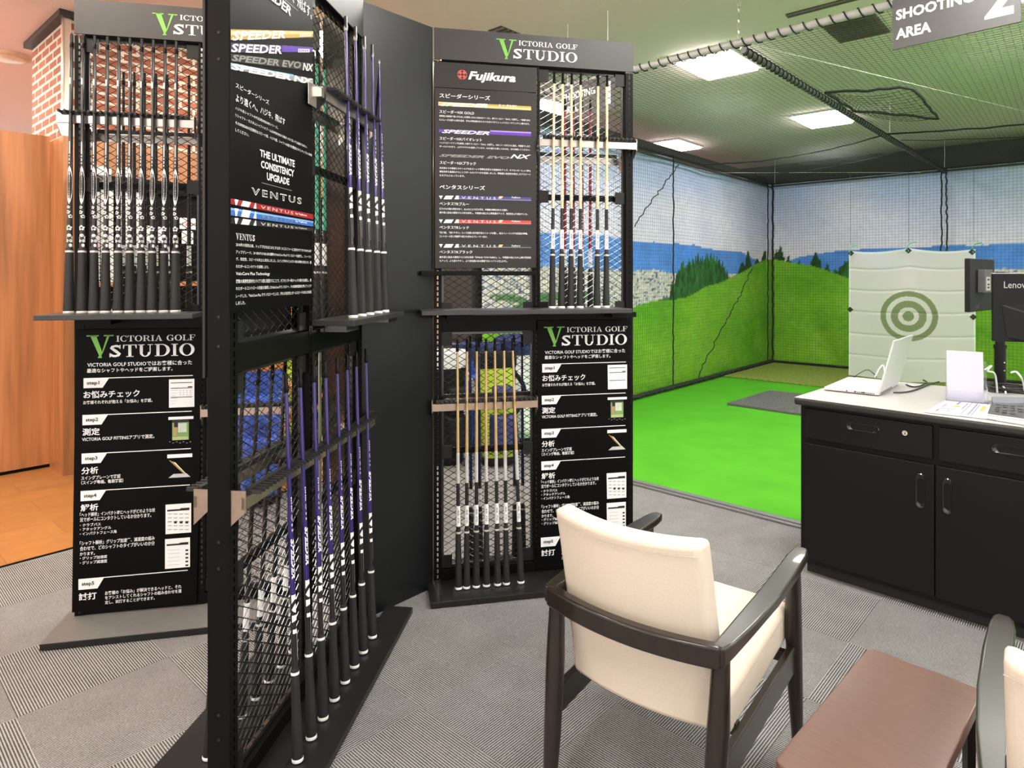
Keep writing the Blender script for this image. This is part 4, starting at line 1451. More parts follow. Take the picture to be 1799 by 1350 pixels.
def mural(name, fr, u0, u1, off, C, trees, forests, label, fold):
    du = 0.02
    us = np.arange(u0, u1 + du, du)
    zs = np.arange(0.01, 2.93, du)
    U_, Z_ = np.meshgrid(us, zs)
    cv = lambda k: np.interp(U_, *C[k])
    col = np.zeros(U_.shape + (3,))
    n1 = fbm(U_ * 0.9 + 40, Z_ * 2.2 + 9, 3)
    t_ = np.clip((Z_ - 1.6) / 1.3, 0, 1)[..., None]
    col[:] = np.array(srgb(236, 226, 240)) * (1 - t_) + np.array(srgb(190, 206, 252)) * t_
    w = np.clip((n1 - 0.45) * 3, 0, 1)[..., None]
    col = col * (1 - w * 0.6) + np.array(srgb(246, 238, 250)) * w * 0.6
    mt = cv('mtn') + 0.03 * (fbm(U_ * 3, U_ * 0 + 2, 8) - 0.5)
    m = Z_ < mt
    nb = fbm(U_ * 4, Z_ * 5, 12)
    col[m] = (np.array(srgb(88, 142, 226)) * (0.75 + 0.55 * nb[..., None]))[m]
    tw = cv('town')
    m = Z_ < tw + 0.03 * (fbm(U_ * 6, U_ * 0, 5) - 0.5)
    blk = np.random.default_rng(2).random((400, 400))[(np.floor(U_ / 0.04).astype(int)) % 400, (np.floor(Z_ / 0.02).astype(int)) % 400]
    tcol = np.where((blk > 0.45)[..., None], np.array(srgb(222, 214, 206)), np.array(srgb(190, 190, 192)))
    tcol = np.where((blk > 0.88)[..., None], np.array(srgb(95, 105, 140)), tcol)
    gr = (fbm(U_ * 1.3, Z_ * 9, 21) > 0.55)[..., None]
    tcol = np.where(gr & (Z_ < tw - 0.16)[..., None], np.array(srgb(84, 124, 80)), tcol)
    col[m] = tcol[m]
    # forests and single trees
    for (ux, zb, zt, wd) in forests:
        r9 = np.random.default_rng(int(abs(ux) * 10) + 3)
        ks = [(ux + wd * q, 0.0, 0) for q in np.linspace(-0.97, 0.97, int(wd / 0.035))]
        rows = [(0.0, 1.0), (0.35, 0.85), (0.65, 0.62), (0.9, 0.4)]
        for dz, hs in rows:
            for (cx_, _, _) in ks:
                cx_ = cx_ + r9.uniform(-0.05, 0.05)
                e_ = max(0.0, 1 - ((cx_ - ux) / wd) ** 2) ** 0.5
                tz = zb + (zt - zb) * e_ * hs + r9.uniform(-0.05, 0.05)
                th = r9.uniform(0.30, 0.5)
                f = np.clip((tz - Z_) / th, 0, 1)
                wv = r9.uniform(0.07, 0.11)
                m = (Z_ < tz) & (Z_ > zb - 0.6) & (np.abs(U_ - cx_) < wv * f ** 0.7)
                sh = r9.uniform(0.55, 1.5)
                side = 0.75 + 0.5 * np.clip((U_ - cx_) / wv * -0.5 + 0.5, 0, 1)
                nn = fbm(U_ * 20, Z_ * 16, 41)
                col[m] = (np.array(srgb(46, 98, 44)) * (sh * side * (0.4 + 1.1 * nn))[..., None])[m]
    hill = cv('hill')
    for (ux, zb, zt, wd) in trees:
        f = np.clip((zt - Z_) / (zt - zb), 0, 1)
        jag = 0.65 + 0.5 * noise2(Z_ * 24 + ux * 9, U_ * 3, 6)
        m = (Z_ < zt) & (Z_ > zb - 0.15) & (np.abs(U_ - ux) < wd * f ** 0.75 * jag)
        nn = fbm(U_ * 18, Z_ * 14, 43)
        col[m] = (np.array(srgb(36, 78, 38)) * (0.4 + 1.2 * nn[..., None]))[m]
    m = Z_ < hill
    g1 = fbm(U_ * 1.2 + 3, Z_ * 3 + 1, 50)[..., None]
    g2 = fbm(U_ * 14, Z_ * 30, 55)[..., None]
    hc = np.array(srgb(76, 158, 20)) * (1 - g1) + np.array(srgb(150, 200, 62)) * g1
    hc = hc * (0.8 + 0.4 * g2)
    col[m] = hc[m]
    Y_ = -off + fold(U_, Z_)
    vs = np.stack([U_, Y_, Z_], -1).reshape(-1, 3)
    nr, nc = U_.shape
    idx = np.arange(nr * nc).reshape(nr, nc)
    fs = np.stack([idx[:-1, :-1], idx[:-1, 1:], idx[1:, 1:], idx[1:, :-1]], -1).reshape(-1, 4)
    me = bpy.data.meshes.new(name)
    me.from_pydata(vs.tolist(), [], fs.tolist())
    ca = me.color_attributes.new('Col', 'FLOAT_COLOR', 'POINT')
    ca.data.foreach_set('color', np.concatenate([np.clip(col, 0, 1).reshape(-1, 3), np.ones((nr * nc, 1))], 1).ravel())
    me.materials.append(MUR)
    me.polygons.foreach_set('use_smooth', [True] * len(me.polygons))
    o = bpy.data.objects.new(name, me)
    COL.objects.link(o)
    o.matrix_world = fr.M
    tag(o, label, 'mural')
    return o


MUR = vcol_mat('printed_mural')
OFF = -0.12


def tr(fr, px, yb, yt, w):
    u, zb = fr.uz(px, yb, OFF)
    _, zt = fr.uz(px, yt, OFF)
    p_ = fr.P(u, OFF, zb)
    return (u, zb, zt, abs(fr.u(px + w, OFF) - fr.u(px - w, OFF)) / 2)


C = {'mtn': curve(lf, ((900, 405), (1060, 415), (1113, 422), (1160, 427), (1185, 427), (1225, 432), (1260, 439), (1300, 443), (1325, 455), (1347, 463)), OFF),
     'town': curve(lf, ((900, 465), (1113, 476), (1150, 474), (1200, 482), (1300, 482), (1347, 476)), OFF),
     'hill': curve(lf, ((900, 560), (1060, 548), (1113, 540), (1150, 529), (1180, 527), (1200, 524), (1240, 505), (1270, 495), (1295, 482), (1320, 468), (1345, 457), (1352, 456)), OFF)}
mural('printed_mural', lf, 1.60, 8.33, OFF, C, [tr(lf, 1312, 472, 440, 9), tr(lf, 1302, 478, 461, 7), tr(lf, 1332, 463, 454, 5), tr(lf, 1345, 460, 440, 9)],
      [tr(lf, 1238, 520, 446, 56), tr(lf, 1195, 530, 492, 20)], 'printed landscape curtain on the left side of the driving cage, forest above a green hill',
      lambda u, z: 0.018 * np.sin(u * 3.1 + 0.6 * z) + 0.010 * np.sin(u * 7.3 + 1))
C = {'mtn': curve(bf, ((1362, 463), (1385, 458), (1400, 452), (1440, 445), (1488, 440), (1560, 435), (1715, 431), (1799, 428), (1850, 428)), OFF),
     'town': curve(bf, ((1362, 480), (1500, 490), (1700, 472), (1799, 472), (1850, 472)), OFF),
     'hill': curve(bf, ((1362, 456), (1380, 460), (1420, 466), (1450, 474), (1490, 489), (1560, 505), (1650, 508), (1720, 515), (1799, 530)), OFF)}
mural('printed_mural', bf, -0.15, 4.9, OFF, C, [tr(bf, 1371, 466, 431, 10), tr(bf, 1364, 466, 438, 8), tr(bf, 1385, 468, 447, 6), tr(bf, 1403, 470, 456, 5), tr(bf, 1433, 476, 443, 14), tr(bf, 1454, 480, 463, 7)],
      [tr(bf, 1500, 520, 452, 46)], 'printed landscape curtain across the far end of the driving cage, trees on a hill crest',
      lambda u, z: 0.05 * np.exp(-((u - 0.35 - 0.5 * (1.2 - z)) / 0.22) ** 2) * np.clip(1.5 - z, 0, 1) + 0.015 * np.sin(u * 4.0))


def strands(mb, P, nu, nv, r, seg):
    """net between two directions; P(s, t) gives points"""
    for i in range(nu + 1):
        mb.tube([P(i / nu, j / seg) for j in range(seg + 1)], r, 3, cap=False)
    for i in range(nv + 1):
        mb.tube([P(j / seg, i / nv) for j in range(seg + 1)], r, 3, cap=False)


def wall_net(name, fr, u0, u1, label, wig):
    b = MB()
    pitch = 0.042

    def P(s, t):
        u, z = u0 + (u1 - u0) * s, 0.04 + (ND - 0.04) * t
        return Vector((u, wig(u, z), z))
    strands(b, P, int((u1 - u0) / pitch), int(2.88 / pitch), 0.0013, 10)
    o = b.build(name, NETM, None, mtx=fr.M)
    tag(o, label, 'net', 'cage nets')
    return o


ln = wall_net('side_net', lf, 1.62, 8.2, 'black square mesh net hung along the left side of the driving cage', lambda u, z: 0.02 * math.sin(u * 2.3) + 0.012 * math.sin(u * 6 + z * 4))
bn = wall_net('end_net', bf, 0.0, 4.9, 'black square mesh net hung across the far end of the driving cage', lambda u, z: 0.02 * math.sin(u * 2.7 + 1) + 0.012 * math.sin(u * 6.5 + z * 3))


def rope_on(fr, pts, off, r, parent, name='edge_rope', wob=0.006):
    P_ = []
    for (u0, z0), (u1, z1) in zip(pts, pts[1:]):
        n = max(2, int(math.hypot(u1 - u0, z1 - z0) / 0.06))
        for i in range(n):
            f = i / n
            P_.append((u0 + (u1 - u0) * f + random.uniform(-wob, wob), -off + random.uniform(-wob, wob), z0 + (z1 - z0) * f))
    P_.append((pts[-1][0], -off, pts[-1][1]))
    return MB().tube(P_, r, 6).build(name, ROPE, parent)


uu = lf.u(1183, 0.03)
rope_on(lf, [(uu, ND), (uu, 0.05)], 0.03, 0.009, ln)
for px in (1349,):
    uu = lf.u(px, 0.03)
    rope_on(lf, [(uu, ND), (uu, 0.05)], 0.03, 0.010, ln)
rope_on(lf, [lf.uz(1113, 398, 0.03), lf.uz(1192, 290, 0.03)], 0.03, 0.006, ln, 'cross_rope', 0.02)
rope_on(lf, [lf.uz(1222, 672, 0.03), lf.uz(1262, 590, 0.03), lf.uz(1300, 520, 0.03), lf.uz(1322, 472, 0.03)], 0.03, 0.006, ln, 'cross_rope', 0.02)
rope_on(lf, [(1.9, ND), (8.2, ND)], 0.0, 0.014, ln, 'top_rope', 0.01)
rope_on(lf, [(1.9, 0.05), (8.2, 0.05)], 0.02, 0.028, ln, 'bottom_rope', 0.01)
rope_on(bf, [(0.03, ND), (0.03, 0.05)], 0.03, 0.016, bn)
for px in (1654, 1663):
    uu = bf.u(px, 0.03)
    rope_on(bf, [(uu, ND), (uu, 0.05)], 0.03, 0.010, bn, wob=0.01)
rope_on(bf, [(0, ND), (4.9, ND)], 0.0, 0.014, bn, 'top_rope', 0.01)
rope_on(bf, [(0, 0.05), (4.9, 0.05)], 0.03, 0.022, bn, 'bottom_rope', 0.01)

# pipes, with the lacing that ties the nets to them
fd = Vector((0.73, -0.683, 0))
J = Vector((1.474, 4.17, ND))
FLe = J - fd * 2.27
FRe = J + fd * 3.0
Kp = bf.P(bf.u(1660, 0), 0, ND)
BRe = bf.P(4.9, 0, ND)


def pipe(name, a, b, r, label, lace=True, pm=PIPE):
    a, b = Vector(a), Vector(b)
    M = Matrix.Translation(a)
    o = MB().tube([(0, 0, 0), (b - a)], r, 12).build(name, pm, None, smooth=True, mtx=M)
    tag(o, label, 'pipe', 'cage pipes')
    if lace:
        d = (b - a).normalized()
        n = Vector((0, 0, 1))
        s = d.cross(n)
        L_ = (b - a).length
        pts = []
        k = int(L_ / 0.075) * 8
        for i in range(k + 1):
            t_ = i / k
            an = 2 * math.pi * i / 8
            pts.append(d * (L_ * t_) + n * (math.cos(an) * (r + 0.006)) + s * (math.sin(an) * (r + 0.006)))
        MB().tube(pts, 0.0045, 5).build('lacing', ROPE, o)
    return o


pipe('net_pipe', FLe, FRe, 0.024, 'grey pipe carrying the front edge of the cage net, laced with black rope')
pipe('net_pipe', J + Vector((0, 0, -0.05)), Kp + Vector((0, 0, -0.05)), 0.020, 'grey pipe running back between the two cage bays, wrapped in black net', True, mat('dark_pipe', (0.10, 0.10, 0.095), 0.4))
pipe('net_pipe', CORNER + Vector((0, 0, ND - 0.035)), BRe + Vector((0, 0, -0.035)), 0.016, 'thin pipe along the top of the far end net', False, DWALL)
pipe('net_pipe', FLe + Vector((0, 0, -0.05)), CORNER + Vector((0, 0, ND - 0.05)), 0.016, 'thin dark pipe along the top of the left side net', False, DWALL)
mid0 = FLe.lerp(CORNER + Vector((0, 0, ND)), 0.62)
mid1 = J.lerp(Kp, 0.55)
mid2 = FRe.lerp(BRe, 0.55)


def roof_net(label, a, b, c, d):
    """a,b front edge; d,c back edge"""
    mb = MB()

    def P(s, t):
        p_ = a.lerp(b, s).lerp(d.lerp(c, s), t)
        return p_ + Vector((0, 0, -0.09 * math.sin(math.pi * s) * math.sin(math.pi * t) + 0.012 * math.sin(9 * s + 14 * t) * math.sin(math.pi * t)))
    strands(mb, P, int((b - a).length / 0.042), int((d - a).length / 0.042), 0.0012, 10)
    o = mb.build('roof_net', NETM, None)
    return tag(o, label, 'net', 'cage nets')


C3 = CORNER + Vector((0, 0, ND))
r1 = roof_net('black square mesh net stretched overhead across the left cage bay', FLe, J, Kp, C3)
r2 = roof_net('black square mesh net stretched overhead across the right cage bay', J, FRe, BRe, Kp)
for a_, b_, par, nm in ((mid0, mid1, r1, 'seam_rope'), (mid1, mid2, r2, 'seam_rope'), (FLe.lerp(C3, 0.80), mid1.lerp(Kp, 0.35), r1, 'guy_rope'), (J.lerp(Kp, 0.62), BRe.lerp(FRe, 0.3), r2, 'guy_rope')):
    n = 24
    q = [a_.lerp(b_, i / n) + Vector((0, 0, -0.08 * math.sin(math.pi * i / n) + random.uniform(-.006, .006))) for i in range(n + 1)]
    MB().tube(q, 0.009 if nm == 'seam_rope' else 0.004, 5).build(nm, ROPE, par)
WC = mat('white_cord', (0.7, 0.7, 0.68), 0.6)
for a_, b_, par in ((FLe.lerp(C3, .72), Kp + Vector((-.2, .18, 0)), r1), (J.lerp(FRe, .02), BRe.lerp(Kp, .1), r2)):
    MB().tube([a_.lerp(b_, i / 12) + Vector((0, 0, -0.03)) for i in range(13)], 0.0025, 4).build('white_cord', WC, par)
# loose flap of net with a rope edge hanging below the roof net
zf = 2.80
cs = []
for px, py, zf in ((1450, 161, 2.845), (1602, 155, 2.80), (1648, 208, 2.80), (1500, 196, 2.845)):
    d = F * (zf - H) / (HZ - py)
    cs.append(Vector(((px - CX) / F * d, d, zf)))
mb = MB()
strands(mb, lambda s, t: cs[0].lerp(cs[1], s).lerp(cs[3].lerp(cs[2], s), t) + Vector((0, 0, -0.05 * math.sin(math.pi * s))), 14, 12, 0.0018, 6)
fo = mb.build('net_flap', NETM)
tag(fo, 'loose flap of black net with thick rope edge under the roof net', 'net')
q = []
for i in range(4):
    for j in range(8):
        q.append(cs[i].lerp(cs[(i + 1) % 4], j / 8) + Vector((random.uniform(-.006, .006), random.uniform(-.006, .006), random.uniform(-.01, .01))))
q.append(q[0])
MB().tube(q, 0.011, 6).build('rope_edge', ROPE, fo)
# chain and cords that hang the cage from the ceiling
ch = MB()
n = int((CZ - ND) / 0.035)
for i in range(n):
    c_ = Vector((0, 0, 0.03 + i * 0.035))
    ring = []
    for j in range(11):
        a = 2 * math.pi * j / 10
        v = Vector((0.009 * math.cos(a), 0, 0.020 * math.sin(a)))
        if i % 2:
            v = Vector((0, v.x, v.z))
        ring.append(c_ + v)
    ch.tube(ring, 0.0028, 5)
o = ch.build('hanging_chain', SILV, None, mtx=Matrix.Translation(J + Vector((-0.03, 0, 0))))
tag(o, 'pale metal chain holding up the front pipe of the net cage', 'chain')
for p_, lab in ((Kp + Vector((-0.02, -0.02, 0)), 'thin pale cord hanging at the back of the middle cage pipe'), (C3 + Vector((0.03, -0.05, 0)), 'thin pale cord hanging at the far left corner of the cage'),
                (mid1, 'thin pale cord dropping to the middle of the cage roof pipe')):
    o = MB().tube([(0, 0, 0.01), (0.004, 0, (CZ - ND) / 2), (0, 0, CZ - ND - 0.002)], 0.004, 5).build('suspension_cord', WC, None, mtx=Matrix.Translation(p_))
    tag(o, lab, 'cord', 'hanging cords')

# turf, edge trim, olive turf, hitting mat
te = Vector((0.846, 4.555, 0))
td = Vector((0.72, -0.694, 0)).normalized()
tf = Fr(te.x - 3.2 * td.x, te.y - 3.2 * td.y, td.x, td.y)
m = MB()
a = lf.P(8.2, -0.10, 0)
P0 = tf.P(0, 0, 0)
den = B2.x * td.y - B2.y * td.x
l0 = lf.P(0, -0.10, 0)
s_ = ((l0.x - P0.x) * td.y - (l0.y - P0.y) * td.x) / -den
q0 = l0 + B2 * s_
q3 = tf.P(8.5, 0, 0)
q2 = bf.P(8.5, -0.1, 0)
poly = [q0, q3, q2, a]
m.add([v + Vector((0, 0, z)) for z in (0.001, 0.012) for v in poly], [(3, 2, 1, 0), (4, 5, 6, 7), (0, 1, 5, 4), (1, 2, 6, 5), (2, 3, 7, 6), (3, 0, 4, 7)])
o = m.build('artificial_turf', TURF)
tag(o, 'bright green artificial turf floor of the driving cage', 'turf')
u0 = (q0 - tf.O).dot(tf.U)
o = MB().box(u0 - 0.3, 8.5, -0.045, 0.0, 0.0, 0.020).box(u0 - 0.3, 8.5, -0.075, -0.045, 0.0, 0.012).build('trim_turf_edge', mat('grey_edge_trim', (0.16, 0.16, 0.165), 0.35), mtx=tf.M, bevel=0.003)
struct(o)
oe = fl(1276, 664.6)
k = (Vector((oe.x, oe.y, 0)) - CORNER).dot(Vector((-bf.N.x, -bf.N.y, 0)))
m = MB().box(0.05, 4.9, k, -0.06, 0.013, 0.035)
o = m.build('olive_turf_mat', TURF2, None, mtx=bf.M, bevel=0.006)
tag(o, 'olive green turf strip lying at the foot of the far net', 'turf')
mp_ = fl(1277, 714)
mf = Fr(mp_.x, mp_.y, 0.72, -0.694)
o = MB().box(0, 1.25, 0, 1.13, 0.013, 0.038)
t = o.build('hitting_mat', MATG, None, mtx=mf.M, bevel=0.004)
tag(t, 'dark grey ribbed hitting mat lying on the green turf', 'mat')
m = MB()
for i in range(34):
    x = 0.03 + i * 0.036
    for j in range(14):
        y = 0.03 + j * 0.078 + (0.02 if i % 2 else 0)
        m.box(x, x + 0.026, y, y + 0.05, 0.038, 0.042)
m.build('tread', mat('mat_tread', (0.15, 0.15, 0.15), 0.5), t)

# ------------------------------------------------------------------ hanging target sheet
TC = cloth_mat()
c0 = at(1491, 485, 8.0)
hf = Fr(c0.x, c0.y, 0.745, -0.667)
uw = hf.u(1714, 0)
zt_ = [hf.uz(x, y)[1] for x, y in ((1491, 441), (1598, 436), (1716, 438))]
zb_ = [hf.uz(x, y)[1] for x, y in ((1489, 659), (1600, 672), (1712, 672))]
nu, nv = 200, 220
us = np.linspace(0, uw, nu + 1)
vs_ = np.linspace(0, 1, nv + 1)
vv, ff, cc = [], [], []
tcu, tcz = hf.uz(1596, 556)
Rr = 0.5 * (hf.uz(1596, 512)[1] - hf.uz(1596, 600)[1])
cw, cd = np.array(srgb(232, 222, 226)), np.array(srgb(138, 142, 112))
for j in range(nv + 1):
    for i in range(nu + 1):
        u = us[i]
        f = u / uw
        zt1 = np.interp(f, [0, .5, 1], zt_) - 0.03 * math.sin(math.pi * 2 * min(f, 1 - f))
        zb1 = np.interp(f, [0, .5, 1], zb_)
        z = zb1 + (zt1 - zb1) * vs_[j]
        vv_ = vs_[j]
        y = 0.012 * math.sin(f * 9 + vv_ * 2) + 0.02 * math.exp(-((f - .5 + .35 * (1 - vv_)) / .07) ** 2) * vv_ + 0.012 * math.exp(-((f - .5 - .25 * (1 - vv_)) / .05) ** 2) * vv_
        for q in (0.17, 0.34, 0.52, 0.69, 0.86):
            y += 0.006 * math.exp(-((vv_ - q) / .008) ** 2)
        vv.append((u, y, z))
        r = math.hypot(u - tcu, z - tcz) / Rr
        c = cd if (r < 0.2 or 0.36 < r < 0.62 or 0.80 < r < 1.0) else cw
        if f < 0.012 or f > 0.988 or vv_ > 0.985:
            c = np.array([0.9, 0.9, 0.9])
        cc += [*c, 1]
for j in range(nv):
    for i in range(nu):
        k = j * (nu + 1) + i
        ff.append((k, k + 1, k + nu + 2, k + nu + 1))
me = bpy.data.meshes.new('target_sheet')
me.from_pydata(vv, [], ff)
ca = me.color_attributes.new('Col', 'FLOAT_COLOR', 'POINT')
ca.data.foreach_set('color', cc)
me.materials.append(TC)
me.polygons.foreach_set('use_smooth', [True] * len(me.polygons))
ts = bpy.data.objects.new('target_sheet', me)
COL.objects.link(ts)
ts.matrix_world = hf.M
tag(ts, 'white cloth target sheet with grey bullseye rings hanging in the cage', 'target')
for u, z in ((0.03, zt_[0] - 0.03), (uw / 2, zt_[1] - 0.03), (uw - 0.03, zt_[2] - 0.03), (0.02, 1.02), (uw - 0.02, 0.98)):
    MB().add([(u - 0.035, -0.012, z), (u, -0.012, z - 0.035), (u + 0.035, -0.012, z), (u, -0.012, z + 0.035)], [(0, 1, 2, 3)]).build('corner_patch', INK, ts)
TEAL = mat('teal_string', (0.05, 0.45, 0.28), 0.6)
for u, z in ((0.02, zt_[0]), (uw / 2, zt_[1]), (uw - 0.02, zt_[2])):
    MB().tube([(u, -0.01, z - 0.04), (u - 0.01, 0, z + 0.03), (u + 0.03, 0, z + 0.06), (u + 0.08, 0, z + 0.07)], 0.006, 5).build('tie_string', TEAL, ts)
# cords that hang the sheet from the roof net pipes
for u in (0.02, uw / 2, uw - 0.02):
    p_ = hf.P(u, 0, 0)
    MB().tube([(u, 0, 1.82), (u, 0, ND - 0.1)], 0.0015, 4).build('sheet_cord', NETM, ts)

# ------------------------------------------------------------------ hanging signs


def sign(px0, y0, px1, digit, label, mapping):
    d0 = F * (2.60 - H) / (HZ - y0)
    p = Vector(((px0 - CX) / F * d0, d0, 0))
    fr = Fr(p.x, p.y, 0.70, -0.714)
    w = fr.u(px1, 0)
    t = thing('hanging_sign', label, 'sign', fr.T(0, 0, 2.60), 'bay signs')
    b = MB().box(0, w, 0, 0.012, 0, 0.257).build('board', SIGNG, t, bevel=0.001)
    k = MB()
    def put(body, x0, x1, z0, z1, bold, shear=0):
        vs, fs = glyphs(body, bold, shear)
        k.add([(w * (x0 + (x1 - x0) * x), -0.0015, z0 + (z1 - z0) * y) for x, y in vs], fs)
    put('SHOOTING', 0.035, 0.66, 0.146, 0.200, 0.035)
    put('AREA', 0.035, 0.33, 0.048, 0.102, 0.035)
    put(digit, 0.74 if digit == '2' else 0.85, 0.95 if digit == '2' else 0.94, 0.045, 0.21, 0.045)
    k.build('lettering', WHT, b)
    for x in (0.06, w - 0.06):
        c = MB().tube([(x, 0.006, 0.255), (x, 0.006, CZ - 2.60 - 0.002)], 0.003, 6)
        c.build('hanger_wire', WC, t)


sign(1567, 88, 1794, '2', 'grey hanging sign reading SHOOTING AREA 2 above the desk', None)
sign(986, 213.7, 1079, '1', 'grey hanging sign reading SHOOTING AREA 1 seen through the right rack mesh', None)

# ------------------------------------------------------------------ desk cabinet and what stands on it
DZ = 0.845
db = fl(1405, 1005)
df = Fr(db.x, db.y, 0.70, -0.714)
DW, DD = 1.13, 0.86
t = thing('desk_cabinet', 'black steel cabinet desk with pale grey top, drawers and doors', 'desk', df.M)
MB().box(0.0, DW, 0.012, DD - 0.02, 0.05, DZ - 0.035).build('body', DESKB, t, bevel=0.003)
MB().box(0.02, DW - 0.02, 0.04, 0.56, 0.0, 0.05).build('plinth', mat('plinth_black', (0.012, 0.012, 0.012), 0.6), t)
tp_ = MB().box(-0.018, DW + 0.018, -0.018, DD, DZ - 0.004, DZ)
tp_ = tp_.build('worktop', DESKT, t, bevel=0.003)
MB().box(-0.020, DW + 0.02, -0.022, DD + 0.004, DZ - 0.036, DZ - 0.004).build('edge_band', mat('edge_band_grey', (0.028, 0.026, 0.023), 0.4, spec=0.3), tp_, bevel=0.010, seg=3)


def recess(parent, x, z, w, h):
    """recessed pull with a rounded bezel"""
    m = MB()
    n = 6
    r = min(w, h) / 2
    def ring(k, y):
        out = []
        for cx, cz, a0 in ((w / 2 - r, h / 2 - r, 0), (-(w / 2 - r), h / 2 - r, 90), (-(w / 2 - r), -(h / 2 - r), 180), (w / 2 - r, -(h / 2 - r), 270)):
            for i in range(n + 1):
                a = math.radians(a0 + 90 * i / n)
                out.append((x + (cx + r * math.cos(a)) * k, y, z + (cz + r * math.sin(a)) * k))
        return out
    A, B, C_ = ring(1.12, -0.0005), ring(1.06, -0.005), ring(0.86, -0.003)
    D_ = ring(0.80, 0.0005)
    k = len(A)
    m.add(A + B + C_ + D_, [(i + a * k, (i + 1) % k + a * k, (i + 1) % k + (a + 1) * k, i + (a + 1) * k) for a in range(3) for i in range(k)] + [tuple(range(3 * k, 4 * k))])
    o = m.build('handle', mat('handle_gloss', (0.008, 0.008, 0.008), 0.18, coat=0.6), parent, smooth=True)
    return o


zsp = 0.655
for i, (x0, x1) in enumerate(((0.026, 0.554), (0.576, DW - 0.026))):
    d = MB().box(x0, x1, -0.008, 0.012, zsp, DZ - 0.050).build('drawer', DESKB, t, bevel=0.003)
    for ch in [recess(d, 0.282 if i == 0 else 0.825, 0.745, 0.125, 0.032)]:
        ch.location.y = -0.008
    if i == 0:
        k = MB().tube([(0.453, -0.013, 0.750), (0.453, -0.006, 0.750)], 0.011, 14)
        k = k.build('lock', CHROME, d, smooth=True)
        MB().box(0.4515, 0.4545, -0.0140, -0.0132, 0.743, 0.753).build('keyhole', INK, k)
for i, (x0, x1) in enumerate(((0.026, 0.561), (0.566, DW - 0.026))):
    d = MB().box(x0, x1, -0.008, 0.012, 0.075, zsp - 0.024).build('door', DESKB, t, bevel=0.003)
    h_ = recess(d, 0.511 if i == 0 else 0.609, 0.512, 0.030, 0.135)
    h_.location.y = -0.008


def on_desk(px, py):
    p = fl(px, py, DZ)
    r = p - df.O
    return r.dot(df.U), -r.dot(df.N)      # local x, y of the desk frame


# laptop, seen from behind its lid
h0 = fl(1544, 697, DZ)
lx = Vector((0.664, 0.748, 0)).normalized()       # along the hinge, away from the camera
ly = Vector((-0.748, 0.664, 0))                   # from hinge towards the keyboard side
LMx = Matrix((lx, ly, Vector((0, 0, 1)))).transposed().to_4x4()
LMx.translation = Vector((h0.x, h0.y, DZ))
t = thing('laptop', 'white open laptop on the desk, its lid back facing right', 'laptop', LMx)
LW, LD = 0.44, 0.25
b = MB().box(0, LW, 0.0, LD, 0.004, 0.020).build('base', LAPT, t, bevel=0.004)
k = MB()
for i in range(14):
    for j in range(5):
        k.box(0.03 + i * 0.027, 0.053 + i * 0.027, 0.04 + j * 0.022, 0.058 + j * 0.022, 0.020, 0.0215)
k.build('keyboard', mat('key_white', (0.75, 0.75, 0.76), 0.5), b)
MB().box(0.16, 0.28, 0.165, 0.235, 0.0201, 0.0206).build('touchpad', mat('pad_grey', (0.65, 0.65, 0.66), 0.4), b)
k = MB()
for x0, x1, z in ((0.06, 0.075, 0.011), (0.10, 0.11, 0.011), (0.14, 0.146, 0.011)):
    k.box(-0.0008, 0.0006, x0, x1, z - 0.003, z + 0.003)
for i in range(8):
    k.box(0.04 + i * 0.03, 0.055 + i * 0.03, -0.0008, 0.0006, 0.008, 0.015)
for i in range(10):
    k.box(-0.0008, 0.0006, 0.02 + i * 0.008, 0.024 + i * 0.008, 0.008, 0.013)
k.build('ports', INK, b)
tl = math.radians(14)
LR = Matrix.Translation((0, 0.004, 0.021)) @ Matrix.Rotation(tl, 4, 'X')
lid = MB().box(0, LW, -0.008, 0.0, 0.0, 0.262, M=LR).build('lid', LAPT, t, bevel=0.003)
MB().box(0.008, LW - 0.008, 0.0001, 0.0008, 0.012, 0.255, M=LR).build('screen', mat('screen_glass', (0.02, 0.02, 0.022), 0.15), lid)
k = MB()
for i in range(2):
    for j in range(2):
        k.box(LW / 2 - 0.018 + i * 0.02, LW / 2 - 0.002 + i * 0.02, -0.0088, -0.008, 0.115 + j * 0.02, 0.131 + j * 0.02, M=LR)
k.build('lid_emblem', mat('emblem_grey', (0.62, 0.62, 0.62), 0.3), lid)

# clear brochure stand holding a white booklet
s0 = fl(1662, 706, DZ)
s1 = fl(1736, 712, DZ)
sf = Fr(s0.x, s0.y, (s1 - s0).x, (s1 - s0).y)
sw = (s1 - s0).length
t = thing('brochure_stand', 'clear acrylic brochure stand on the desk right of the laptop', 'stand', sf.T(0, 0, DZ))
m = MB().box(0, sw, -0.003, 0.0, 0.002, 0.055).box(0, sw, 0.0, 0.075, 0.0, 0.003)
m.build('front_lip', ACR, t)
tb = Matrix.Translation((0, 0.03, 0.003)) @ Matrix.Rotation(math.radians(-12), 4, 'X')
MB().box(0.0, sw, 0.0, 0.003, 0.0, 0.19, M=tb).build('back_panel', ACR, t)
MB().box(sw - 0.003, sw, 0.0, 0.055, 0.003, 0.075).box(0, 0.003, 0.0, 0.055, 0.003, 0.075).build('side_cheek', ACR, t)
tb2 = Matrix.Translation((0, 0.012, 0.005)) @ Matrix.Rotation(math.radians(-9), 4, 'X')
o = MB().box(0.004, sw - 0.014, 0.0, 0.010, 0.0, 0.232, M=tb2)
o = o.build('booklet', mat('booklet_white', (0.52, 0.51, 0.60), 0.5, var=0.01), None, mtx=sf.T(0, 0, DZ), bevel=0.002)
tag(o, 'white booklet standing in the clear acrylic stand', 'booklet')
k = MB()
vs, fs = _ring(sw / 2 + 0.01, 0.178, 0.010, 0.014, 0.008, 0.012, 0, 360, 16)
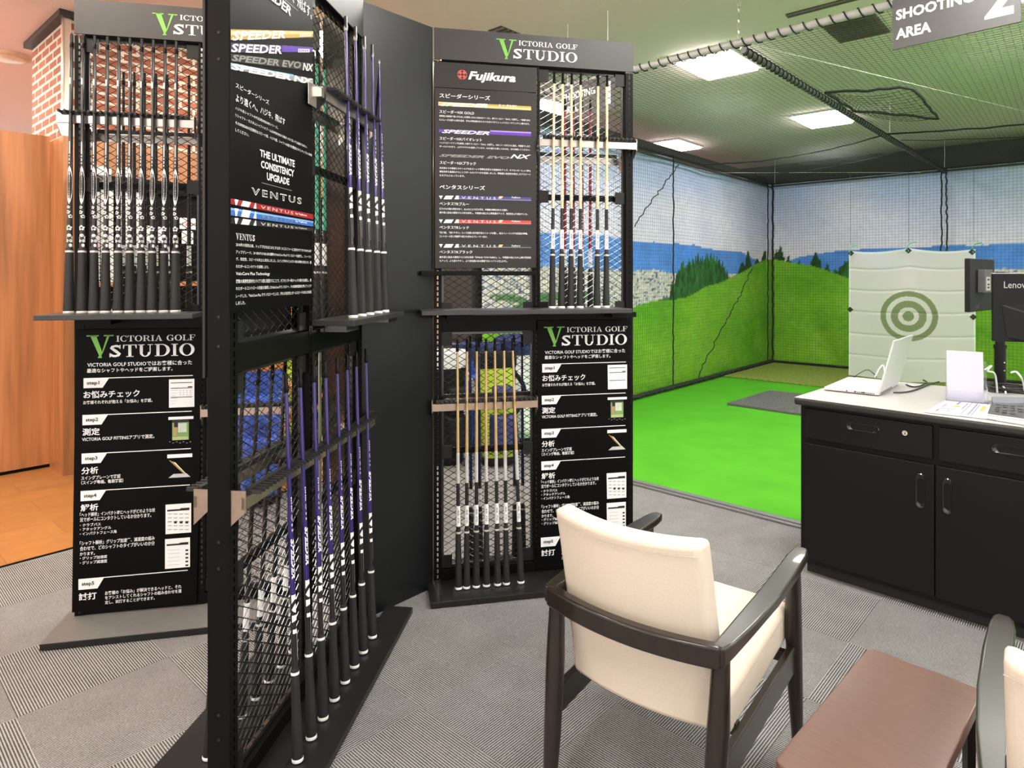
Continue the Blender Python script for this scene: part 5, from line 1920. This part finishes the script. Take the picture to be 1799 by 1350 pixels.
k.add([tb2 @ Vector((x, -0.0006, y)) for x, y in vs], fs)
k.build('round_mark', mat('mark_grey', (0.66, 0.65, 0.70), 0.5), o)


def sheet(name, pxs, z, th, m, label, cat, marks=None):
    c = [fl(x, y, DZ + z) for x, y in pxs]
    o_ = c[0].copy()
    mb = MB()
    lo = [p - o_ for p in c]
    mb.hexa([p + Vector((0, 0, 0)) for p in lo] + [p - Vector((0, 0, th)) for p in lo])
    ob = mb.build(name, m, None, mtx=Matrix.Translation(o_))
    tag(ob, label, cat)
    if marks:
        k = MB()
        ms = []
        for (a0, b0, a1, b1, mm) in marks:
            if mm not in ms:
                ms.append(mm)
            P = lambda a, b: lo[0] * (1 - a) * (1 - b) + lo[1] * a * (1 - b) + lo[2] * a * b + lo[3] * (1 - a) * b + Vector((0, 0, 0.0006))
            k.quad([P(a0, b0), P(a1, b0), P(a1, b1), P(a0, b1)], ms.index(mm))
        k.build('print', ms, ob)
    return ob


LAV = mat('lavender_print', (0.16, 0.19, 0.42), 0.5)
YEL = mat('yellow_print', (0.62, 0.42, 0.10), 0.5)
mk = [(0.08, 0.66, 0.95, 0.69, LAV), (0.10, 0.72, 0.9, 0.74, LAV), (0.12, 0.12, 0.3, 0.16, LAV), (0.34, 0.10, 0.38, 0.4, LAV), (0.18, 0.3, 0.3, 0.33, LAV), (0.45, 0.12, 0.7, 0.15, LAV), (0.55, 0.3, 0.66, 0.42, YEL), (0.72, 0.3, 0.95, 0.35, LAV), (0.45, 0.48, 0.9, 0.51, LAV), (0.45, 0.80, 0.85, 0.88, YEL), (0.05, 0.55, 0.98, 0.575, mat('blue_grey_print', (0.25, 0.28, 0.45), 0.5))]
sheet('printed_sheet', ((1624, 724), (1662, 703), (1747, 712), (1735, 736)), 0.004, 0.002, PAPER, 'white printed sheet with blue and yellow marks lying before the brochure stand', 'paper', mk)
mk = [(0.0, 0.0, 1.0, 0.84, mat('magazine_grey', (0.10, 0.10, 0.105), 0.4)), (0.0, 0.90, 1.0, 0.93, GREY)] + [(0.1 + 0.13 * (i % 5), 0.30 + 0.12 * (i // 5) + 0.02 * (i % 3), 0.18 + 0.13 * (i % 5), 0.33 + 0.12 * (i // 5) + 0.02 * (i % 3), WHT) for i in range(18)]
sheet('magazine', ((1744, 702), (1835, 704), (1850, 752), (1733, 733)), 0.010, 0.008, PAPER, 'magazine with dark grey cover lying at the right end of the desk', 'magazine', mk)
o = sheet('desk_caddy', ((1742, 697), (1840, 699), (1844, 709), (1745, 708)), 0.018, 0.016, mat('slate_plastic', (0.20, 0.22, 0.25), 0.4), 'flat blue grey device at the far edge of the magazine', 'device')
sheet('dark_card', ((1720, 734), (1733, 723), (1755, 728), (1750, 739)), 0.003, 0.002, mat('card_grey', (0.10, 0.10, 0.10), 0.5), 'small dark grey card between printed sheet and magazine', 'card')

# monitor pole with two screens seen from behind
pb_ = fl(1757, 679, DZ)
t = thing('monitor_pole_stand', 'black monitor pole clamped to the back of the desk', 'monitor stand', Matrix.Translation((pb_.x, pb_.y, DZ)))
dP = pb_.y
zrel = lambda py: H + (HZ - py) * dP / F - DZ
MB().lathe([(0.075, 0), (0.075, 0.012), (0.03, 0.016)], 20).build('foot', PLAST, t, smooth=True)
MB().lathe([(0.026, 0.012), (0.026, zrel(612)), (0.030, zrel(612)), (0.030, zrel(606)), (0.022, zrel(606)), (0.022, zrel(478))], 16).build('pole', PLAST, t, smooth=True)
MB().bar((0, 0, zrel(505)), (-0.06, -0.02, zrel(505)), 0.05, 0.06).build('swivel', PLAST, t, bevel=0.006)
for z in (zrel(636), zrel(650)):
    MB().tube([(-0.002, -0.034, z), (-0.002, -0.022, z)], 0.004, 8).build('screw', CHROME, t)
# narrow screen turned nearly edge on
a = at(1704, 500, 3.05)
b_ = at(1747, 500, 3.30)
mf1 = Fr(a.x, a.y, (b_ - a).x, (b_ - a).y)
wv = math.hypot((b_ - a).x, (b_ - a).y)
z0_, z1_ = H + (HZ - 549) * 3.05 / F, H + (HZ - 454) * 3.05 / F
t = thing('monitor', 'black portrait screen turned edge on beside the monitor pole', 'monitor', mf1.T(0, 0, z0_))
MB().box(0, wv, 0.0, 0.022, 0.0, z1_ - z0_).build('shell', PLAST, t, bevel=0.003)
pl = MB().box(wv * 0.30, wv * 0.62, -0.030, 0.0, 0.09, 0.20).build('mount_plate', mat('mount_grey', (0.10, 0.10, 0.10), 0.4), t, bevel=0.002)
MB().box(wv * 0.34, wv * 0.50, -0.031, -0.030, 0.10, 0.165).build('port_panel', mat('port_silver', (0.55, 0.55, 0.52), 0.35), pl)
for z in (0.11, 0.125, 0.148):
    MB().box(wv * 0.38, wv * 0.46, -0.0318, -0.031, z, z + 0.008).build('port', INK, pl)
MB().box(wv * 0.28, wv * 0.36, -0.004, -0.0005, 0.012, 0.03).build('label_plate', CHROME, t)
# wide screen, back towards us
a = at(1744, 545, 2.95)
mf2 = Fr(a.x, a.y, 0.93, -0.36)
z0_, z1_ = H + (HZ - 600) * 2.95 / F, H + (HZ - 481) * 2.95 / F
hh = z1_ - z0_
t = thing('monitor', 'large black screen at the right edge, showing its back with pale lettering', 'monitor', mf2.T(0, 0, z0_))
MB().box(0, 0.56, 0, 0.022, 0, hh).build('shell', PLAST, t, bevel=0.004)
hp = MB()
fr_ = [(0.05, -0.001, 0.02), (0.52, -0.001, 0.02), (0.54, -0.001, hh * 0.55), (0.03, -0.001, hh * 0.55)]
bk_ = [(0.14, -0.045, 0.00), (0.46, -0.045, 0.00), (0.48, -0.055, hh * 0.42), (0.12, -0.055, hh * 0.42)]
hp.hexa(bk_ + fr_)
hp.build('back_housing', mat('housing_black', (0.012, 0.012, 0.012), 0.45, spec=0.3), t, bevel=0.004)
vs, fs = glyphs('Lenovo', 0.0)
m = MB()
m.add([(0.042 + 0.098 * x, -0.001, hh - 0.065 + 0.030 * y) for x, y in vs], fs)
m.build('lettering', mat('pale_silver_print', (0.45, 0.45, 0.44), 0.3), t)
MB().box(0.0, 0.56, 0.002, 0.020, hh + 0.0002, hh + 0.003).build('top_trim', mat('silver_trim', (0.6, 0.6, 0.6), 0.3), t)
MB().box(0.15, 0.20, 0.03, 0.14, hh * 0.4, hh * 0.6).build('mount_bracket', PLAST, t)


def cable(name, pxz, r, m, label, extra=None):
    pts = [fl(x, y, DZ + z) if z < 0.2 else at(x, y, z) for x, y, z in pxz]
    # smooth with Catmull-Rom
    out = []
    for i in range(len(pts) - 1):
        p0, p1, p2, p3 = pts[max(i - 1, 0)], pts[i], pts[i + 1], pts[min(i + 2, len(pts) - 1)]
        for j in range(6):
            t_ = j / 6
            out.append(0.5 * ((2 * p1) + (p2 - p0) * t_ + (2 * p0 - 5 * p1 + 4 * p2 - p3) * t_ ** 2 + (3 * p1 - p0 - 3 * p2 + p3) * t_ ** 3))
    out.append(pts[-1])
    o_ = out[0].copy()
    ob = MB().tube([p - o_ for p in out], r, 6).build(name, m, None, smooth=True, mtx=Matrix.Translation(o_))
    return tag(ob, label, 'cable', 'desk cables')


cable('power_cable', ((1592, 676, .006), (1604, 680, .006), (1618, 678, .006), (1628, 672, .006), (1622, 668, .005)), 0.004, CABLE, 'black cable running from the laptop back across the desk')
cable('power_cable', ((1570, 690, .006), (1592, 689, .006), (1612, 684, .006), (1632, 676, .006), (1650, 671, .005)), 0.004, CABLE, 'lower black cable curving from the laptop towards the brochure stand')
cable('thin_cable', ((1500, 663, .003), (1512, 655, .012), (1524, 650, .02), (1534, 656, .012), (1540, 663, .003)), 0.0025, CABLE, 'thin dark cable arched behind the laptop keyboard')
cable('white_cable', ((1537, 663, .004), (1545, 648, .03), (1552, 643, .03), (1556, 668, .004)), 0.004, WCAB, 'white cable bent beside the laptop lid')
cable('white_cable', ((1730, 650, 3.1), (1742, 643, 3.1), (1735, 652, 3.1), (1748, 658, 3.1), (1752, 690, .01)), 0.004, WCAB, 'white cable crossing above the desk by the monitor pole')
cable('white_cable', ((1776, 655, 2.9), (1786, 654, 2.9), (1796, 668, 2.9), (1800, 688, .006)), 0.004, WCAB, 'white cable arching down to the desk at the right edge')
cable('white_cable', ((1738, 676, .012), (1752, 676, .012), (1764, 681, .012), (1767, 692, .012)), 0.004, WCAB, 'white charging lead lying across the coiled black cable')
m = MB()
cc_ = fl(1768, 688, DZ)
q = []
for i in range(120):
    a = 2 * math.pi * i / 20
    r_ = 0.085 + 0.006 * math.sin(i * 1.3)
    q.append((r_ * math.cos(a) * 1.1, r_ * math.sin(a), 0.006 + 0.004 * (i // 20) + 0.002 * math.sin(i)))
m.tube(q, 0.0042, 6)
o = m.build('coiled_cable', CABLE, None, smooth=True, mtx=Matrix.Translation((cc_.x, cc_.y, DZ)))
tag(o, 'coil of black cable on the desk behind the magazine', 'cable', 'desk cables')
o = MB().box(-0.02, 0.02, -0.015, 0.015, 0, 0.022).build('yellow_memo_block', mat('memo_yellow', (0.75, 0.60, 0.25), 0.6), None, mtx=Matrix.Translation(fl(1796, 691, DZ)))
tag(o, 'small yellow memo block at the right edge of the desk', 'memo block')

# ------------------------------------------------------------------ armchairs
CC = Vector((0.289, 1.62, 0))
cyf = Vector((0.62, 0.785, 0)).normalized()
cxr = Vector((cyf.y, -cyf.x, 0))
CM = Matrix((cxr, cyf, Vector((0, 0, 1)))).transposed().to_4x4()
CM.translation = CC


def sweep(mb, pts, ws, hs, up=Vector((0, 0, 1))):
    """flat board along a path: widths ws (sideways) and heights hs"""
    k = len(pts)
    o = len(mb.v)
    for i, p in enumerate(pts):
        t_ = (pts[min(i + 1, k - 1)] - pts[max(i - 1, 0)]).normalized()
        s = t_.cross(up).normalized()
        for a, b in ((-1, -1), (1, -1), (1, 1), (-1, 1)):
            mb.v.append(tuple(p + s * (a * ws[i] / 2) + up * (b * hs[i] / 2)))
    for i in range(k - 1):
        for j in range(4):
            q = (j + 1) % 4
            mb.f.append((o + i * 4 + j, o + i * 4 + q, o + (i + 1) * 4 + q, o + (i + 1) * 4 + j))
            mb.m.append(0)
    mb.f.append((o + 3, o + 2, o + 1, o))
    e = o + (k - 1) * 4
    mb.f.append((e, e + 1, e + 2, e + 3))
    mb.m += [0, 0]
    return mb


def make_chair(label):
    t = thing('armchair', label, 'chair', CM, 'cream armchairs')
    hw, za = 0.228, 0.595
    # rear rail, bowed out behind the back
    n = 14
    P, w, h = [], [], []
    for i in range(n + 1):
        s = -1 + 2 * i / n
        P.append(Vector((s * (hw + 0.006), -0.004 - 0.040 * (1 - s * s), za - 0.022)))
        w.append(0.030)
        h.append(0.052)
    rr = sweep(MB(), P, w, h).build('back_rail', WENGE, t, bevel=0.006, seg=3, smooth=True)
    for sx in (-1, 1):
        P, w, h = [], [], []
        for y, x, ww, hh_ in ((-0.016, hw + 0.002, 0.030, 0.046), (0.03, hw + 0.006, 0.040, 0.036), (0.14, hw + 0.012, 0.050, 0.028), (0.30, hw + 0.016, 0.056, 0.026), (0.47, hw + 0.014, 0.056, 0.026), (0.60, hw + 0.010, 0.052, 0.025), (0.642, hw + 0.009, 0.042, 0.024), (0.663, hw + 0.008, 0.024, 0.020)):
            P.append(Vector((sx * x, y, za - 0.012 - 0.006 * (1 - min(1, max(0, y) / 0.1)) + 0.010 * (y / 0.6))))
            w.append(ww)
            h.append(hh_)
        sweep(MB(), P, w, h).build('arm', WENGE, t, bevel=0.006, seg=3, smooth=True)
        # legs
        m = MB().tube([(sx * (hw + 0.006), 0.565, za - 0.008), (sx * (hw + 0.007), 0.568, 0.40), (sx * (hw + 0.010), 0.578, 0.2), (sx * (hw + 0.014), 0.592, 0.0)], [0.022, 0.024, 0.021, 0.014], 14)
        m.build('front_leg', WENGE, t, smooth=True)
        m = MB().tube([(sx * (hw - 0.002), 0.018, za - 0.03), (sx * (hw - 0.004), 0.006, 0.40), (sx * (hw - 0.010), -0.018, 0.2), (sx * (hw - 0.018), -0.05, 0.0)], [0.020, 0.026, 0.023, 0.014], 14)
        m.build('rear_leg', WENGE, t, smooth=True)
        MB().bar((sx * (hw - 0.004), 0.01, 0.285), (sx * (hw + 0.006), 0.57, 0.315), 0.020, 0.075).build('side_rail', WENGE, t, bevel=0.003)
    for y, z in ((0.15, 0.322), (0.54, 0.322)):
        MB().bar((-hw + 0.01, y, z), (hw - 0.01, y, z), 0.022, 0.03).build('cross_rail', WENGE, t)
    # back cushion: bowed, rounded slab
    nx, nz = 12, 10
    W_, T_ = 0.205, 0.036
    vs, fs = [], []
    def surf(sgn):
        g = []
        for j in range(nz + 1):
            v = j / nz
            for i in range(nx + 1):
                s = -1 + 2 * i / nx
                z = 0.338 + 0.471 * v - 0.010 * (1 - s * s) * (v > 0.99)
                y = 0.115 - 0.065 * v - 0.020 * v * v - 0.034 * (1 - s * s) + sgn * (T_ + 0.006 * (1 - s * s) * math.sin(math.pi * v))
                wloc = W_ - 0.003 * v
                g.append(Vector((s * wloc - 0.008 - 0.011 * v, y, z)))
        return g
    fr0, bk0 = surf(1), surf(-1)
    vs = fr0 + bk0
    N_ = (nx + 1) * (nz + 1)
    I = lambda i, j: j * (nx + 1) + i
    for j in range(nz):
        for i in range(nx):
            fs.append((I(i + 1, j), I(i, j), I(i, j + 1), I(i + 1, j + 1)))
            fs.append((N_ + I(i, j), N_ + I(i + 1, j), N_ + I(i + 1, j + 1), N_ + I(i, j + 1)))
    for i in range(nx):
        fs.append((I(i, 0), I(i + 1, 0), N_ + I(i + 1, 0), N_ + I(i, 0)))
        fs.append((I(i + 1, nz), I(i, nz), N_ + I(i, nz), N_ + I(i + 1, nz)))
    for j in range(nz):
        fs.append((I(0, j + 1), I(0, j), N_ + I(0, j), N_ + I(0, j + 1)))
        fs.append((I(nx, j), I(nx, j + 1), N_ + I(nx, j + 1), N_ + I(nx, j)))
    bc = MB().add(vs, fs).build('backrest', LEATH, t, bevel=0.015, seg=4, smooth=True)
    # seams on the back face: along the top and down both sides
    SEAM = mat('seam_thread', (0.50, 0.42, 0.33), 0.6)
    m = MB()
    top = [bk0[I(i, nz)] + Vector((0, -0.0005, -0.026)) for i in range(nx + 1)]
    m.tube(top[0:], 0.0010, 5)
    for i in (0, nx):
        sx = 1 if i else -1
        m.tube([bk0[I(i, j)] + Vector((-sx * 0.024, -0.0022, 0)) for j in range(nz)] + [bk0[I(i, nz)] + Vector((-sx * 0.024, -0.0010, -0.026))], 0.0010, 5)
    m.build('seam', SEAM, bc)
    # seat
    vs, fs = [], []
    nx, ny = 8, 8
    def ss(top):
        g = []
        for j in range(ny + 1):
            v = j / ny
            for i in range(nx + 1):
                s = -1 + 2 * i / nx
                y = 0.105 + 0.50 * v
                z = (0.425 + 0.030 * v + 0.010 * (1 - s * s) * math.sin(math.pi * v)) if top else 0.315 + 0.035 * v
                g.append(Vector((s * 0.213, y, z)))
        return g
    a_, b2_ = ss(True), ss(False)
    I = lambda i, j: j * (nx + 1) + i
    N_ = (nx + 1) * (ny + 1)
    vs = a_ + b2_
    for j in range(ny):
        for i in range(nx):
            fs.append((I(i, j), I(i + 1, j), I(i + 1, j + 1), I(i, j + 1)))
            fs.append((N_ + I(i + 1, j), N_ + I(i, j), N_ + I(i, j + 1), N_ + I(i + 1, j + 1)))
    for i in range(nx):
        fs.append((I(i + 1, 0), I(i, 0), N_ + I(i, 0), N_ + I(i + 1, 0)))
        fs.append((I(i, ny), I(i + 1, ny), N_ + I(i + 1, ny), N_ + I(i, ny)))
    for j in range(ny):
        fs.append((I(0, j), I(0, j + 1), N_ + I(0, j + 1), N_ + I(0, j)))
        fs.append((I(nx, j + 1), I(nx, j), N_ + I(nx, j), N_ + I(nx, j + 1)))
    st = MB().add(vs, fs).build('seat', LEATH, t, bevel=0.018, seg=4, smooth=True)
    m = MB()
    for sx in (-1, 1):
        m.tube([(sx * 0.2135, 0.14 + 0.44 * i / 8, 0.402 + 0.028 * i / 8) for i in range(9)], 0.0010, 5)
    m.tube([(-0.20 + 0.4 * i / 8, 0.6055, 0.432) for i in range(9)], 0.0010, 5)
    m.build('seam', SEAM, st)
    reg(t)
    return t


ch1 = make_chair('cream leather armchair with dark wooden arms, beside the brown side table')
M2 = CM.copy()
M2.translation = CC + Vector((0.685, -0.69, 0))
copy_tree(ch1, M2, 'cream armchair cut off by the bottom right corner of the picture')

# ------------------------------------------------------------------ small brown table
TZ = 0.42
tc0 = fl(1357, 1338, TZ)
tx = Vector((0.70, -0.714, 0)).normalized()
ty = Vector((0.671, 0.741, 0)).normalized()
ty = (ty - tx * ty.dot(tx)).normalized()
TM = Matrix((tx, ty, Vector((0, 0, 1)))).transposed().to_4x4()
TM.translation = Vector((tc0.x, tc0.y, 0))
t = thing('side_table', 'low brown wooden side table between the two cream armchairs', 'table', TM)
w, l, r = 0.258, 0.60, 0.022
out = []
for cx, cy, a0 in ((w - r, l - r, 0), (r, l - r, 90), (r, r, 180), (w - r, r, 270)):
    for i in range(7):
        a = math.radians(a0 + 15 * i)
        out.append((cx + r * math.cos(a), cy + r * math.sin(a)))
k = len(out)
m = MB().add([(x, y, TZ - 0.032) for x, y in out] + [(x, y, TZ) for x, y in out], [tuple(reversed(range(k))), tuple(range(k, 2 * k))] + [(i, (i + 1) % k, k + (i + 1) % k, k + i) for i in range(k)])
m.build('tabletop', TABLE, t, bevel=0.003, seg=2)
for x in (0.024, w - 0.024):
    for y in (0.03, l - 0.03):
        MB().tube([(x, y, 0), (x, y, TZ - 0.032)], [0.012, 0.015], 4).build('leg', WENGE, t)
for x in (0.024, w - 0.024):
    MB().box(x - 0.008, x + 0.008, 0.045, l - 0.045, TZ - 0.075, TZ - 0.032).build('apron', WENGE, t)

# ------------------------------------------------------------------ goods behind the racks
# gondola shelf unit along the wood clad pillar
gf = Fr(pil.P(0.10, 0.32, 0).x, pil.P(0.10, 0.32, 0).y, B2.x, B2.y)
t = thing('gondola_shelf', 'black shop shelf unit behind the left rack mesh', 'shelf', gf.M)
MB().box(0, 2.0, 0.26, 0.30, 0, 2.16).build('back_panel', BLK, t)
MB().box(0, 2.0, 0.20, 0.26, 2.06, 2.16).build('top_canopy', BLK, t)
for z in (0.35, 0.85, 1.36):
    s_ = MB().box(0, 2.0, 0.02, 0.26, z, z + 0.02).build('shelf_board', BLK, t)
    MB().box(0, 2.0, 0.0, 0.019, z - 0.006, z + 0.028).build('shelf_edge', WOODP, s_)
MB().box(-0.03, 0.0, 0.0, 0.30, 0, 2.16).build('end_panel', BLK, t)
PINK = mat('price_red', (0.62, 0.05, 0.10), 0.5)


def card(u, w, z0, h, lab, txt=None, m=WHT, off=0.0):
    o = MB().box(0, w, 0.0, 0.006, 0, h).build('display_card', m, None, mtx=gf.T(u, -(0.20 + off), z0))
    tag(o, lab, 'card', 'white display cards')
    if txt:
        k = MB()
        vs, fs = glyphs(txt, 0.02)
        k.add([(w * (0.15 + 0.7 * x), -0.0008, h * 0.3 + h * 0.28 * y) for x, y in vs], fs)
        k.build('price_print', PINK, o)
    return o


ub = lambda px, off=-0.2: gf.u(px, off)
zz = lambda px, py: gf.uz(px, py, -0.2)[1]
for i, (x0, x1, y0, y1, tx_) in enumerate(((160, 196, 290, 320, None), (206, 238, 292, 322, None), (158, 176, 335, 492, '26'), (178, 200, 333, 470, None), (206, 236, 330, 490, None), (236, 248, 335, 440, None), (252, 268, 396, 440, None), (272, 300, 398, 438, None), (318, 346, 382, 402, '12.0'), (322, 342, 405, 438, None))):
    z1 = zz(x0, y0)
    z0 = max(zz(x0, y1), 1.381) if y1 > 400 else zz(x0, y1)
    z0 = 1.381 if y1 > 430 else z0
    card(ub(x0), ub(x1) - ub(x0), z0, z1 - z0, f'white display card behind the left mesh, {ORD[i]} counting from the top left', tx_, WHT, 0.003 * i)
for i, (x0, x1, tx_) in enumerate(((186, 214, '980'), (250, 308, '1,280'), (335, 350, None))):
    card(ub(x0), ub(x1) - ub(x0), 0.871, 0.32, ('white price card with red numerals low under the left shelf', 'wide white price card with red numerals under the left shelf', 'narrow white card under the right end of the left shelf')[i], tx_)
# dark boxed goods on the gondola
for i, (x0, x1) in enumerate(((262, 300), (306, 346))):
    o = MB().box(0, ub(x1) - ub(x0), 0, 0.12, 0, 0.30).build('goods_box', PST, None, mtx=gf.T(ub(x0), -0.13, 1.381 + 0.0), bevel=0.003)
    tag(o, ('black goods box on the gondola shelf behind the left mesh', 'second black goods box nearest the slotted post')[i], 'box')


def golf_bag(label, p, h, r, body, pocket, trim, rz=0.0, lean=0.0, group='golf bags'):
    M = Matrix.Translation(p) @ Matrix.Rotation(rz, 4, 'Z') @ Matrix.Rotation(lean, 4, 'X')
    t = thing('golf_bag', label, 'golf bag', M, group)
    MB().lathe([(r * 0.80, 0.05), (r * 0.86, 0.10), (r * 0.88, h * 0.4), (r * 0.95, h * 0.75), (r, h * 0.86)], 20, sx=1.0, sy=0.85).build('body', body, t, smooth=True)
    MB().lathe([(r * 0.84, 0.0), (r * 0.88, 0.02), (r * 0.86, 0.055)], 20, sx=1.0, sy=0.85).build('base_cup', PLAST, t, smooth=True)
    MB().lathe([(r * 1.02, h * 0.86), (r * 1.06, h * 0.89), (r * 1.08, h), (r * 0.98, h + 0.01), (r * 0.9, h * 0.9)], 20, sx=1.0, sy=0.85, cap=False).build('collar', trim, t, smooth=True)
    m = MB()
    for x0, x1, z0, z1, d in ((-r * 0.62, r * 0.62, h * 0.12, h * 0.46, 0.07), (-r * 0.5, r * 0.5, h * 0.50, h * 0.72, 0.05)):
        o = MB().hexa([(x0, -r * 0.85 - d, z0 + 0.02), (x1, -r * 0.85 - d, z0 + 0.02), (x1 * 0.85, -r * 0.85 - d * 0.8, z1 - 0.02), (x0 * 0.85, -r * 0.85 - d * 0.8, z1 - 0.02),
                       (x0 * 1.1, -r * 0.45, z0), (x1 * 1.1, -r * 0.45, z0), (x1, -r * 0.45, z1), (x0, -r * 0.45, z1)]).build('pocket', pocket, t, bevel=0.018, seg=3, smooth=True)
    q = []
    for i in range(13):
        f = i / 12
        q.append((r * 0.7 + 0.10 * math.sin(math.pi * f), -r * 0.35, h * (0.84 - 0.42 * f)))
    MB().tube(q, 0.018, 6).build('strap', trim, t, smooth=True)
    return t


BLUE = mat('bag_blue', (0.045, 0.12, 0.60), 0.45, nscale=60)
NAVY = mat('bag_navy', (0.02, 0.03, 0.12), 0.5)
LIME = mat('bag_lime', (0.42, 0.55, 0.04), 0.5)
BWHT = mat('bag_white', (0.78, 0.78, 0.78), 0.45)
ORNG = mat('bag_orange', (0.75, 0.25, 0.07), 0.5)
b0 = fl(838, 786)
golf_bag('blue golf bag with lime band behind the lower right mesh', Vector((b0.x, b0.y, 0)), 0.86, 0.20, BLUE, BLUE, NAVY, 0.2, math.radians(-4))
b0 = fl(915, 778)
golf_bag('white golf bag with navy stripe behind the lower right mesh', Vector((b0.x, b0.y + 0.1, 0)), 0.90, 0.19, BWHT, BWHT, NAVY, -0.3, math.radians(4))
b0 = fl(878, 800)
golf_bag('lime golf bag half hidden between the blue and the white bag', Vector((b0.x, b0.y - 0.22, 0)), 0.84, 0.16, LIME, NAVY, PLAST, 0.4, math.radians(-6))
b0 = fl(786, 812)
golf_bag('black golf bag behind the left edge of the lower right mesh', Vector((b0.x, b0.y, 0)), 0.85, 0.15, PLAST, PLAST, BWHT, 0.6)
b0 = at(452, 800, 4.15)
golf_bag('blue golf bag seen through the lower mesh of the nearest rack', Vector((b0.x, b0.y, 0)), 0.98, 0.17, BLUE, BLUE, ORNG, 0.5)
b0 = at(508, 800, 4.62)
golf_bag('lime golf bag seen through the lower mesh of the nearest rack', Vector((b0.x, b0.y, 0)), 1.10, 0.16, LIME, LIME, LIME, 0.2)
b0 = at(478, 800, 5.08)
golf_bag('orange golf bag behind the blue one at the nearest rack', Vector((b0.x, b0.y, 0)), 1.18, 0.14, ORNG, BWHT, ORNG, 0.0)
